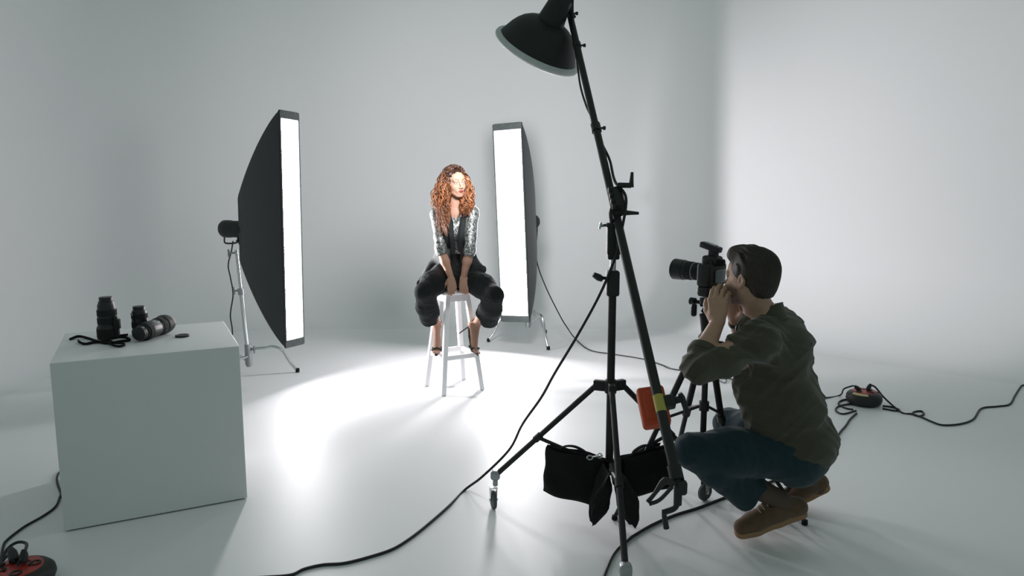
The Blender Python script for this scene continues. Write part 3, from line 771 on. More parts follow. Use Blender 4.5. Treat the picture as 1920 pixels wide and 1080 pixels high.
class Field:
    def __init__(s): s.p = []; s.post = None; s.lo = None; s.hi = None
    def add(s, f, k=0.02): s.p.append((f, k, 0)); return s
    def cut(s, f, k=0.006): s.p.append((f, k, 1)); return s
    def chain(s, pts, rs, k=0.02, flat=None):
        for i in range(len(pts) - 1): s.add(rcone(pts[i], pts[i + 1], rs[i], rs[i + 1], flat), k)
        return s
    def ev(s, P, act=None):
        d = None
        for i in (act if act is not None else range(len(s.p))):
            f, k, op = s.p[i]; q = f(P)
            if op == 0:
                if d is None: d = q
                elif k > 0:
                    h = np.maximum(k - np.abs(d - q), 0) / k; d = np.minimum(d, q) - h * h * (k * .25)
                else: d = np.minimum(d, q)
            elif d is not None:
                q = -q; h = np.maximum(k - np.abs(d - q), 0) / max(k, 1e-6); d = np.maximum(d, q) + h * h * (k * .25)
        if d is None: d = np.full(len(P), 1.0, dtype=f32)
        return d
    def mesh(s, name, h, lo, hi, material, parent=None, origin=None, colour=None, keep=None):
        n = 16; lo = np.array(lo, dtype=np.float64); nb = np.ceil((np.array(hi) - lo) / (n * h)).astype(int)
        NX, NY, NZ = (nb * n + 2).tolist()
        cs = [lo[a] + (np.arange(nb[a]) + .5) * n * h for a in range(3)]
        G = np.stack(np.meshgrid(*cs, indexing='ij'), -1).reshape(-1, 3).astype(f32)
        R = n * h * .88
        DP = [f(G) for f, k, op in s.p]
        D = s.ev(G); near = np.where(np.abs(D) < R * 1.7 + .03)[0]
        r = np.arange(n + 1) * h
        loc = np.stack(np.meshgrid(r, r, r, indexing='ij'), -1).reshape(-1, 3)
        VP = []; VID = []; Q = []
        for bi in near:
            act = [i for i, (f, k, op) in enumerate(s.p) if DP[i][bi] < R * 1.6 + k + .006]
            if not act: continue
            bx = np.array(np.unravel_index(bi, nb)); o = lo + bx * n * h
            P = (loc + o).astype(f32)
            d = s.ev(P, act)
            if s.post is not None: d = s.post(P, d)
            if d.min() > 0 or d.max() < 0: continue
            d = d.reshape(n + 1, n + 1, n + 1); ins = d < 0
            cnt = np.zeros((n, n, n), np.int8)
            for a in (0, 1):
                for b in (0, 1):
                    for c in (0, 1): cnt += ins[a:a + n, b:b + n, c:c + n]
            ac = np.argwhere((cnt > 0) & (cnt < 8))
            if len(ac) == 0: continue
            sm = np.zeros((len(ac), 3)); ct = np.zeros(len(ac))
            for ax in range(3):
                o1, o2 = [k for k in range(3) if k != ax]
                for u in (0, 1):
                    for v in (0, 1):
                        i0 = ac.copy(); i0[:, o1] += u; i0[:, o2] += v; i1 = i0.copy(); i1[:, ax] += 1
                        d0 = d[i0[:, 0], i0[:, 1], i0[:, 2]]; d1 = d[i1[:, 0], i1[:, 1], i1[:, 2]]
                        m = (d0 < 0) != (d1 < 0); t = np.where(m, d0 / np.where(m, d0 - d1, 1), 0)
                        p = i0.astype(float); p[:, ax] += t; sm += p * m[:, None]; ct += m
            VP.append(o + sm / ct[:, None] * h)
            gi = ac + bx * n + 1
            VID.append((gi[:, 0] * (NY + 1) + gi[:, 1]) * (NZ + 1) + gi[:, 2])
            for ax in range(3):
                o1, o2 = [(1, 2), (2, 0), (0, 1)][ax]
                sl0 = [slice(0, n)] * 3; sl1 = [slice(0, n)] * 3; sl1[ax] = slice(1, n + 1)
                A = ins[tuple(sl0)]; B = ins[tuple(sl1)]
                e = np.argwhere(A != B)
                if len(e) == 0: continue
                flip = A[e[:, 0], e[:, 1], e[:, 2]]
                g = e + bx * n + 1; q = []
                for (u, v) in ((-1, -1), (0, -1), (0, 0), (-1, 0)):
                    w = g.copy(); w[:, o1] += u; w[:, o2] += v
                    q.append((w[:, 0] * (NY + 1) + w[:, 1]) * (NZ + 1) + w[:, 2])
                q = np.stack(q, 1); q[~flip] = q[~flip][:, ::-1]; Q.append(q)
        VP = np.concatenate(VP); VID = np.concatenate(VID); Q = np.concatenate(Q)
        srt = np.argsort(VID); vs = VID[srt]; ix = np.clip(np.searchsorted(vs, Q), 0, len(vs) - 1)
        ok = (vs[ix] == Q).all(1); F = srt[ix[ok]]
        if keep is not None:
            kv = keep(VP); kf = kv[F].all(1); F = F[kf]
            used = np.zeros(len(VP), bool); used[F] = True; re = np.cumsum(used) - 1; VP = VP[used]; F = re[F]
        me = bpy.data.meshes.new(name)
        me.vertices.add(len(VP)); me.vertices.foreach_set('co', VP.astype(f32).ravel())
        me.loops.add(F.size); me.loops.foreach_set('vertex_index', F.ravel().astype(np.int32))
        me.polygons.add(len(F)); me.polygons.foreach_set('loop_start', np.arange(0, F.size, 4, dtype=np.int32))
        me.polygons.foreach_set('loop_total', np.full(len(F), 4, dtype=np.int32))
        me.update(calc_edges=True); me.shade_smooth()
        if colour is not None:
            c = np.ones((len(VP), 4), f32); c[:, :3] = colour(VP)
            at_ = me.color_attributes.new('col', 'FLOAT_COLOR', 'POINT'); at_.data.foreach_set('color', c.ravel())
        return link_mesh(me, name, material, parent, origin)

def folds(P, seed, amp, freq, dirs=3):
    """cloth creases: warped sines, sharp on one side"""
    rnd = np.random.RandomState(seed); out = np.zeros(len(P), f32)
    for i in range(dirs):
        d = rnd.normal(size=3); d[2] *= 1.2; d /= np.linalg.norm(d); w = rnd.normal(size=3); w /= np.linalg.norm(w)
        ph = rnd.uniform(0, 6.28, 3)
        t = (P @ d.astype(f32)) * freq * (1 + .35 * i) + 1.4 * np.sin((P @ w.astype(f32)) * freq * .45 + ph[0]) + ph[1]
        m = .5 + .5 * np.sin((P @ w[::-1].astype(f32)) * freq * .3 + ph[2])
        out += (np.abs(np.sin(t * .5)) - .6) * m
    return out * amp / dirs

def hand(F, wrist, d, pn, side, curls, s=1.0, thumb=(.6, .5, .4), spread=.10, k=.007):
    """wrist point, pointing direction d, palm normal pn (out of the palm), side=+1/-1: which way the index finger lies along d x pn"""
    d = Vector(d).normalized(); pn = Vector(pn); pn = (pn - d * pn.dot(d)).normalized(); lat = d.cross(pn) * side
    W = Vector(wrist)
    base = [(.030, .092), (.010, .096), (-.011, .091), (-.030, .082)]
    rad = [.0095, .0097, .0093, .0083]; ln = [(.042, .026, .021), (.046, .029, .022), (.042, .027, .021), (.034, .021, .019)]
    for i, (o, l) in enumerate(base):
        kn = W + d * (l * s) + lat * (o * s)
        F.add(rcone(W + d * (.012 * s) + lat * (o * .55 * s), kn, .0135 * s, .0112 * s), .014 * s)
    F.add(ell(W + d * (.05 * s) + pn * (.005 * s), (.036 * s, .045 * s, .0135 * s), (lat, d, pn)), .012 * s)
    tips = []
    for i, (o, l) in enumerate(base):
        kn = W + d * (l * s) + lat * (o * s); p = kn; an = 0.0
        dd0 = (d + lat * (o * spread / .03)).normalized()
        for j in range(3):
            an += curls[i][j]
            dd = dd0 * math.cos(an) + pn * math.sin(an); q = p + dd * (ln[i][j] * s)
            r1 = rad[i] * s * (1 - .09 * j); F.add(rcone(p, q, r1 * 1.03, r1 * .92), .004 if j else .006); p = q
        tips.append(p)
    # thumb: leaves the index side of the palm near its base
    a, b, c = thumb
    p = W + d * (.018 * s) + lat * (.026 * s) + pn * (.006 * s); t = (d * .75 + lat * .65 + pn * a * .6).normalized()
    q = p + t * (.040 * s); F.add(rcone(p, q, .0150 * s, .0115 * s), .012 * s)
    t2 = (t + (d * .6 + pn * .8 - lat * .3) * b).normalized(); q2 = q + t2 * (.032 * s); F.add(rcone(q, q2, .0112 * s, .0100 * s), .005)
    t3 = (t2 + (d * .4 + pn * .6 - lat * .5) * c).normalized(); q3 = q2 + t3 * (.025 * s); F.add(rcone(q2, q3, .0098 * s, .0082 * s), .003)
    return tips

def head(F, C, fwd, up, s=1.0, male=False):
    """head in its own frame: x to the person's left, y forward, z up; returns (to-local function, axes)"""
    f = Vector(fwd).normalized(); u = Vector(up); u = (u - f * u.dot(f)).normalized(); l = u.cross(f)
    ax = (l, f, u); C = Vector(C)
    def w(x, y, z): return C + l * (x * s) + f * (y * s) + u * (z * s)
    def E(x, y, z, a, b, c, k): F.add(ell(w(x, y, z), (a * s, b * s, c * s), ax), k * s)
    m = 1 if male else 0
    E(0, -.020, .030, .075, .093, .086, .02)
    E(0, .024, -.022, .062 + .002 * m, .062, .078, .03)
    E(0, .050, .045, .050, .040, .040, .03)
    for x in (-1, 1):
        F.add(rcone(w(x * .050, -.005, -.040), w(x * .022, .058, -.088 - .004 * m), .019 * s, (.016 + .002 * m) * s), .03 * s)
        E(x * .036, .058, -.028, .022, .022, .022, .02)
        F.add(rcone(w(x * .045, .074, .024), w(x * .012, .086, .024), .009 * s, .009 * s), .012 * s)
    E(0, .064, -.094 - .005 * m, .020, .018, .015, .02)
    for x in (-1, 1): F.cut(ell(w(x * .031, .101, .006), (.017 * s, .016 * s, .0105 * s), ax), .012 * s)
    for x in (-1, 1): F.add(ell(w(x * .031, .0755, .004), (.0125 * s, .0125 * s, .0120 * s), ax), .003 * s)
    for x in (-1, 1):   # lids
        F.add(rcone(w(x * .043, .079, .008), w(x * .031, .0885, .0125), .0028 * s, .0034 * s), .004 * s)
        F.add(rcone(w(x * .031, .0885, .0125), w(x * .019, .083, .009), .0034 * s, .0026 * s), .004 * s)
        F.add(rcone(w(x * .041, .080, -.003), w(x * .021, .083, -.005), .0030 * s, .0030 * s), .005 * s)
    F.add(rcone(w(0, .086, .018), w(0, .1045, -.024), .0070 * s, (.0088 + .001 * m) * s), .012 * s)
    E(0, .106, -.030, .0095 + .001 * m, .0105, .0085, .008)
    for x in (-1, 1): E(x * .0115, .0965, -.0335, .0068, .0095, .0065, .006)
    E(0, .080, -.060, .030, .014, .020, .02)
    E(0, .0915, -.0555, .0200, .0085, .0048, .005); E(0, .0905, -.0660, .0165, .0085, .0060, .004)
    for x in (-1, 1): E(x * .012, .0885, -.0595, .012, .006, .0050, .004)
    for x in (-1, 1):   # ears
        E(x * .0765, -.012, .002, .0075, .0175, .030, .006)
        F.add(rcone(w(x * .080, -.014, .026), w(x * .083, -.026, .004), .0048 * s, .0042 * s), .004 * s)
        F.add(rcone(w(x * .083, -.026, .004), w(x * .077, -.008, -.026), .0042 * s, .0052 * s), .004 * s)
        F.cut(ell(w(x * .0855, -.010, .003), (.005 * s, .009 * s, .015 * s), ax), .004 * s)
    Rm = np.array([tuple(v) for v in ax], dtype=np.float64); Cn = np.array(tuple(C))
    def local(P): return ((P - Cn) @ Rm.T) / s
    return local, w, ax

def face_colour(V, local, base, skin, lip, eye, brow, male=False):
    c = np.tile(np.array(skin, f32), (len(V), 1)); L = local(V); x, y, z = L[:, 0], L[:, 1], L[:, 2]; ax = np.abs(x)
    hd = (np.abs(z) < .14) & (np.abs(y) < .14) & (ax < .1)
    def put(m, col, a=1.0):
        m = (m * a)[:, None] if m.dtype != bool else (m.astype(f32) * a)[:, None]
        c[:] = c * (1 - m) + np.array(col, f32) * m
    lipm = hd & (y > .080) & (((ax / .0225) ** 2 + ((z + .0605) / .0105) ** 2) < 1)
    put(lipm, lip)
    put(hd & (y > .080) & (ax < .020) & (np.abs(z + .0605) < .0012), tuple(np.array(lip) * .35))
    for sx in (-1, 1):
        ex = x - sx * .031
        eyem = hd & (y > .07) & (((ex / .0125) ** 2 + ((z - .004) / .0062) ** 2) < 1)
        put(eyem, (.62, .60, .58)); put(eyem & ((ex + .000) ** 2 + (z - .004) ** 2 < .0058 ** 2), eye); put(eyem & (ex ** 2 + (z - .004) ** 2 < .0026 ** 2), (.01, .01, .01))
        rim = hd & (y > .07) & (((ex / .0150) ** 2 + ((z - .0052) / .0088) ** 2) < 1) & (~eyem) & (z > .004)
        put(rim, (.03, .018, .014), .9)
        bz = .0285 + .004 * (1 - ((ax - .034) / .020) ** 2)
        put(hd & (y > .06) & (ax > .013) & (ax < .051) & (np.abs(z - bz) < .0036 * (1.25 - (ax - .013) / .05)), brow, .9)
        put(hd & (y > .04) & ((x - sx * .040) ** 2 + (z + .030) ** 2 < .018 ** 2), (skin[0] * 1.02, skin[1] * .82, skin[2] * .80), .35)
        put(hd & (y > .09) & ((x - sx * .007) ** 2 + (z + .0405) ** 2 < .003 ** 2), (.12, .05, .04))
    if male:
        g = np.clip((-.018 - z) / .02, 0, 1) * hd * (y > -.03) * (z > -.13) * np.clip((ax / .03 + np.clip((-z - .040) / .01, 0, 1)), 0, 1)
        g = g * np.clip((y + .015) / .03, 0, 1) * np.clip((z + .125) / .02, 0, 1) * (~lipm); put(g.astype(f32), (.055, .036, .026), .78)
    return c
# ---------------------------------------------------------------- white wooden stool
SCN = Vector((-0.445, 5.325, 0)); ST = 0.762
fts = [Vector((-0.503, 5.11, 0)), Vector((-0.229, 5.265, 0)), Vector((-0.389, 5.555, 0)), Vector((-0.659, 5.368, 0))]
stool = thing('bar_stool', 'tall white wooden stool under the seated woman', 'stool', tuple(SCN))
tops = [SCN + (f_ - SCN) * .50 + UZ * (ST - .03) for f_ in fts]
e1 = (fts[1] - fts[0]).normalized(); e2 = UZ.cross(e1)
MB().rbox(SCN + UZ * (ST - .015), (.262, .262, .030), .016, (e1, e2, UZ), 5).build('seat', M['stool_white'], stool, angle=50)
def legpt(i, z): return fts[i] + (tops[i] - fts[i]) * (z / (ST - .03))
for i in range(4):
    b = MB(); d_ = (tops[i] - fts[i]); c_ = (tops[i] + fts[i]) / 2; zz = d_.normalized(); xx = (e1 - zz * e1.dot(zz)).normalized(); yy = zz.cross(xx)
    b.box(c_, (.036, .036, d_.length), (xx, yy, zz)); b.build('leg', M['stool_white'], stool, bevel=.004)
    j = (i + 1) % 4
    p, q = legpt(i, .268), legpt(j, .268); dd = (q - p).normalized()
    MB().box((p + q) / 2, ((q - p).length - .03, .022, .034), (dd, UZ.cross(dd), UZ)).build('rung', M['stool_white'], stool, bevel=.003)
    p, q = legpt(i, .700), legpt(j, .700); dd = (q - p).normalized()
    MB().box((p + q) / 2, ((q - p).length - .03, .018, .05), (dd, UZ.cross(dd), UZ)).build('apron', M['stool_white'], stool, bevel=.003)

# ---------------------------------------------------------------- seated woman
M['skin_w'] = mat('skin_fair', (0.62, 0.40, 0.32), 0.58, spec=0.25, attr='col', var=.03, vscale=40)
M['skin_w'].node_tree.nodes['Principled BSDF'].inputs['Subsurface Weight'].default_value = .06
M['skin_w'].node_tree.nodes['Principled BSDF'].inputs['Subsurface Radius'].default_value = (.02, .008, .004)
M['hair_w'] = mat('auburn_hair', (0.25, 0.08, 0.03), 0.38, spec=0.5, attr='col', var=.15, vscale=90)
M['trouser'] = mat('black_crepe', (0.010, 0.013, 0.013), 0.8, spec=0.2, bump=.1, bscale=160)
M['vest'] = mat('black_vest_cloth', (0.013, 0.016, 0.017), 0.75, spec=0.25, bump=.1, bscale=160)
M['shoe_black'] = mat('black_suede_strap', (0.012, 0.012, 0.013), 0.5)
def sequin_mat():
    m = mat('silver_patterned_knit', (.3, .31, .31), .38, metal=.35, spec=.6)
    nt = m.node_tree; b = nt.nodes['Principled BSDF']; tc = nt.nodes.new('ShaderNodeTexCoord')
    mp = nt.nodes.new('ShaderNodeMapping'); mp.inputs['Scale'].default_value = (120, 120, 55); nt.links.new(tc.outputs['Object'], mp.inputs['Vector'])
    v = nt.nodes.new('ShaderNodeTexNoise'); v.inputs['Scale'].default_value = 1.0; v.inputs['Detail'].default_value = 3; v.inputs['Distortion'].default_value = 1.5
    nt.links.new(mp.outputs['Vector'], v.inputs['Vector'])
    r = nt.nodes.new('ShaderNodeValToRGB'); e = r.color_ramp.elements
    e[0].position = .42; e[0].color = (.02, .024, .024, 1); e[1].position = .62; e[1].color = (.46, .48, .47, 1)
    x = r.color_ramp.elements.new(.50); x.color = (.09, .105, .10, 1)
    nt.links.new(v.outputs['Fac'], r.inputs['Fac']); nt.links.new(r.outputs['Color'], b.inputs['Base Color'])
    bp = nt.nodes.new('ShaderNodeBump'); bp.inputs['Strength'].default_value = .5; bp.inputs['Distance'].default_value = .004
    nt.links.new(v.outputs['Fac'], bp.inputs['Height']); nt.links.new(bp.outputs['Normal'], b.inputs['Normal'])
    return m
M['sequin'] = sequin_mat()

WH0 = Vector((-.42, 5.34, .865)); WCH = Vector((-.412, 5.27, 1.17)); WNB = Vector((-.412, 5.235, 1.335))
WHC = Vector((-.404, 5.185, 1.538))
WS = {-1: Vector((-.546, 5.240, 1.318)), 1: Vector((-.285, 5.220, 1.328))}      # -1: picture left (her right arm)
WE = {-1: Vector((-.508, 5.135, 1.065)), 1: Vector((-.300, 5.105, 1.070))}
WW = {-1: at(846, 521, 5.13), 1: at(869, 520, 5.15)}
WHP = {-1: Vector((-.505, 5.32, .855)), 1: Vector((-.335, 5.31, .855))}
WK = {-1: Vector((-.610, 4.985, .800)), 1: Vector((-.128, 4.985, .775))}
WA = {-1: Vector((-.557, 5.275, .505)), 1: Vector((-.262, 5.285, .510))}
B = Field()
B.add(ell(WH0, (.165, .115, .12)), .0)
B.chain([WH0, Vector((-.416, 5.31, 1.02)), WCH, WNB - UZ * .03], [.105, .092, .108, .07], .06, flat=((0, 1, 0), .78))
for s_ in (-1, 1):
    B.add(ell(WCH + Vector((s_ * .058, -.07, .0)), (.05, .05, .05)), .04)
    B.chain([WNB + Vector((s_ * .02, .0, -.02)), WS[s_], WE[s_]], [.040, .037, .031], .03)
    B.chain([WE[s_], WE[s_] * .6 + WW[s_] * .4, WW[s_]], [.031, .031, .0215], .02)
    B.chain([WHP[s_], WK[s_]], [.074, .036], .05)
    B.chain([WK[s_], WK[s_] * .62 + WA[s_] * .38 + Vector((0, .01, 0)), WA[s_]], [.036, .038, .026], .03)
B.chain([WNB - UZ * .02, WHC + Vector((-.005, .02, -.06))], [.048, .044], .03)
c4 = [(.55, 1.25, .75)] * 4
hand(B, WW[-1], (.10, -.45, -.88), (-.10, .95, -.30), -1, [(.45, 1.2, .8), (.5, 1.2, .8), (.55, 1.2, .8), (.6, 1.25, .8)], .86, thumb=(.2, .2, .2), spread=.03)
hand(B, WW[1], (.06, -.45, -.88), (-.05, .95, -.30), 1, [(.45, 1.2, .8), (.5, 1.2, .8), (.55, 1.2, .8), (.6, 1.25, .8)], .86, thumb=(.2, .2, .2), spread=.03)
# feet: ankle, heel, ball, toes
WF = {-1: dict(heel=WA[-1] + Vector((0, .035, -.04)), ball=Vector((-.556, 5.225, .322)), tip=Vector((-.556, 5.165, .305))),
      1: dict(heel=Vector((-.304, 5.272, .495)), ball=Vector((-.283, 5.235, .330)), tip=Vector((-.252, 5.195, .298)))}
for s_ in (-1, 1):
    q = WF[s_]; A = WA[s_]; hl, bl, tp = q['heel'], q['ball'], q['tip']
    B.add(rcone(A, hl, .028, .024), .02); B.add(rcone(hl, bl, .022, .024), .02); B.add(rcone(A + (bl - A) * .1, bl, .027, .021), .025)
    lt = (tp - bl).cross(A - bl).normalized()
    for k in range(5):
        o = (k - 2) * .0095; B.add(rcone(bl + lt * o, tp + lt * o * 1.1 - (tp - bl) * (.06 * abs(k - 1)), .0085, .0068), .005)
WF_fwd = Vector((.52, -.855, -.03))
locW, hwW, axW = head(B, WHC, WF_fwd, (-.07, -.02, 1), .885)
SK = (.37, .215, .155)
woman = B.mesh('woman_body', .0024, (-.75, 4.86, .24), (.03, 5.52, 1.70), M['skin_w'], colour=lambda P: face_colour(P, locW, None, SK, (.20, .032, .032), (.10, .10, .06), (.10, .045, .025)), origin=(-.44, 5.32, .24))
woman.name = 'person'; tag(woman, 'woman with long curly auburn hair sitting on the white stool', 'person')

# trousers
T = Field()
T.add(ell(WH0 + UZ * .005, (.178, .130, .125)), 0)
T.chain([WH0, Vector((-.416, 5.295, 1.09))], [.120, .112], .05, flat=((0, 1, 0), .80))
HEM = {-1: (at(806, 601, 5.225), .066), 1: (at(915, 603, 5.215), .072)}
for s_ in (-1, 1):
    T.chain([WHP[s_] + Vector((0, .0, .0)), WHP[s_] * .45 + WK[s_] * .55 + Vector((s_ * .008, 0, -.004)), WK[s_] + Vector((s_ * .012, .010, -.016))], [.104, .084, .054], .05)
    T.add(rcone(WK[s_], WK[s_] * .35 + WA[s_] * .65, .052, .050), .03)
    hm, hr = HEM[s_]; kk = WK[s_] + Vector((s_ * .012, .010, -.016)); ex = hm + (hm - kk).normalized() * .05
    T.chain([kk, kk * .5 + hm * .5 + Vector((s_ * .014, -.01, -.0)), ex], [.055, .060, hr], .03)
    T.add(rcone(kk + Vector((-s_ * .02, .05, -.03)), kk * .4 + hm * .6 + Vector((-s_ * .02, .02, 0)), .055, .050), .03)
    n_ = (hm - kk).normalized() + Vector((s_ * -.0, 0, -.3))
    T.cut(lambda P, hm=V3(hm), n=V3(n_.normalized()): np.maximum(-((P - hm) @ n), np.sqrt(((P - hm) ** 2).sum(1)) - .16), .004)
    T.cut(rcone(kk * .2 + hm * .8, ex, hr - .016, hr - .006), .003)
T.cut(lambda P: 1.092 - P[:, 2], .004)
T.post = lambda P, d: d + folds(P, 4, .006, 50) + folds(P, 5, .008, 110) 
T.mesh('trousers', .0035, (-.82, 4.84, .42), (.08, 5.54, 1.08), M['trouser'], woman)

# patterned blouse with half sleeves
Bl = Field()
Bl.chain([Vector((-.416, 5.305, 1.055)), WCH, WNB + Vector((0, .005, -.028))], [.112, .117, .078], .05, flat=((0, 1, 0), .80))
for s_ in (-1, 1):
    Bl.add(ell(WCH + Vector((s_ * .058, -.07, .0)), (.056, .056, .056)), .05)
    Bl.chain([WNB + Vector((s_ * .03, .005, -.035)), WS[s_] + Vector((-s_ * .002, 0, 0)), WE[s_]], [.046, .046, .041], .03)
    cf = WE[s_] * .80 + WW[s_] * .20; Bl.chain([WE[s_], cf], [.041, .040], .02)
    n_ = (WW[s_] - WE[s_]).normalized(); cf2 = WE[s_] * .84 + WW[s_] * .16
    Bl.cut(lambda P, hm=V3(cf2), n=V3(n_): np.maximum(-((P - hm) @ n), np.sqrt(((P - hm) ** 2).sum(1)) - .10), .003)
Bl.cut(ell(WNB + Vector((.005, -.03, .035)), (.062, .075, .055)), .004)
Bl.post = lambda P, d: d + folds(P, 9, .010, 60)
Bl.mesh('blouse', .003, (-.66, 4.98, .98), (-.18, 5.42, 1.40), M['sequin'], woman)

# long open vest
Ve = Field()
Ve.chain([Vector((-.418, 5.315, .93)), Vector((-.416, 5.31, 1.04)), WCH, WNB + Vector((0, .010, -.040))], [.130, .124, .136, .088], .05, flat=((0, 1, 0), .88))
for s_ in (-1, 1):
    Ve.add(ell(WCH + Vector((s_ * .058, -.07, .0)), (.064, .068, .066)), .05)
    Ve.add(rcone(WNB + Vector((s_ * .045, .006, -.018)), WS[s_] + Vector((-s_ * .034, -.004, .002)), .052, .056), .03)
# tails
Ve.chain([Vector((-.50, 5.33, 1.0)), Vector((-.57, 5.31, .90)), at(786, 532, 5.24)], [.075, .060, .026], .05, flat=((.5, -.8, .3), .5))
Ve.chain([Vector((-.34, 5.33, .98)), Vector((-.285, 5.27, .91)), at(905, 505, 5.20)], [.075, .060, .030], .05, flat=((-.4, -.8, .3), .5))
# front opening: a V from the neck that narrows to the waist
def vopen(P):
    z = P[:, 2]; cx = -.395 - .012 * (1.33 - z) / .3
    w = np.interp(z, [.88, 1.0, 1.12, 1.30, 1.40], [.045, .030, .020, .034, .050]).astype(f32)
    return np.maximum(np.abs(P[:, 0] - cx) - w, P[:, 1] - 5.25)
Ve.cut(vopen, .008)
Ve.cut(ell(WNB + Vector((.005, -.035, .045)), (.064, .080, .055)), .004)
Ve.post = lambda P, d: d + folds(P, 21, .008, 30)
vest = Ve.mesh('vest', .0032, (-.76, 4.98, .70), (-.10, 5.50, 1.40), M['vest'], woman)
# lapels
for s_ in (-1, 1):
    b = MB(); pts = []
    fz = [(1.325, .050, -.060), (1.25, .040, -.112), (1.17, .030, -.155), (1.10, .025, -.135), (1.04, .028, -.108)]
    b.tube([Vector((-.397 + s_ * w_, 5.262 + y_, z_)) for z_, w_, y_ in fz], .01, n=10, sub=5, flat=(.018, .005)); b.build('lapel', M['vest'], vest)
# necklace
b = MB(); b.tube([WNB + Vector((.045, -.075, .010)), WNB + Vector((.025, -.105, -.045)), WNB + Vector((.008, -.118, -.075)), WNB + Vector((-.010, -.110, -.048)), WNB + Vector((-.035, -.08, .008))], .0022, n=6, sub=6)
b.build('necklace', M['chrome'], woman)

# heeled sandals
for s_ in (-1, 1):
    q = WF[s_]; A = WA[s_]; hl, bl, tp = q['heel'], q['ball'], q['tip']
    shn = 'sandal'; fx = (tp - bl).normalized(); lt = (tp - bl).cross(A - bl).normalized()
    mid = (hl + bl) / 2; outn = (mid - A * .5 - bl * .5).normalized()
    so = Field()
    so.chain([hl + outn * .022, mid + outn * .026, bl + outn * .022, tp - (A - bl).normalized() * .010], [.016, .013, .019, .014], .012, flat=(outn, .35))
    sl = so.mesh('sandal', .003, tuple(min(a_[i] for a_ in (hl, bl, tp, A)) - .06 for i in range(3)), tuple(max(a_[i] for a_ in (hl, bl, tp, A)) + .06 for i in range(3)), M['shoe_black'], woman)
    hd_ = Vector((0, .55, -.83)) if s_ < 0 else Vector((-.78, .05, -.62))
    hs = hl + outn * .018
    MB().tube([hs, hs + hd_ * .03, hs + hd_ * .095], [.013, .006, .004], n=10, sub=3).build('stiletto_heel', M['shoe_black'], sl)
    # heel counter and ankle strap
    b = MB(); ring = []
    up_ = (A - hl).normalized() if s_ < 0 else (A + UZ * .05 - hl).normalized()
    cc = A + (UZ * .012 if s_ < 0 else UZ * .004); axn = (WK[s_] - WA[s_]).normalized(); x_, y_, _z = frame(axn)
    b.tube([cc + x_ * (.031 * math.cos(k)) + y_ * (.031 * math.sin(k)) for k in [i * .785 for i in range(8)]], .004, n=8, sub=4, closed=True)
    b.build('ankle_strap', M['shoe_black'], sl)
    b = MB(); b.tube([cc - outn * -.030, hl + outn * .024, hl + outn * .02 + (bl - hl) * .12], [.008, .014, .012], n=8, sub=4, flat=(.014, .004)); b.build('heel_counter', M['shoe_black'], sl)
    b = MB(); 
    for t_ in (.02, .028):
        c_ = bl + fx * (t_ - .005 if t_ < .025 else -.014); nn = (A - bl).normalized()
        b.tube([c_ - lt * .030 + outn * .012, c_ - lt * .027 - outn * .014, c_ - outn * .026, c_ + lt * .027 - outn * .014, c_ + lt * .030 + outn * .012], .004, n=8, sub=4, flat=(.008, .004))
    b.build('toe_strap', M['shoe_black'], sl)

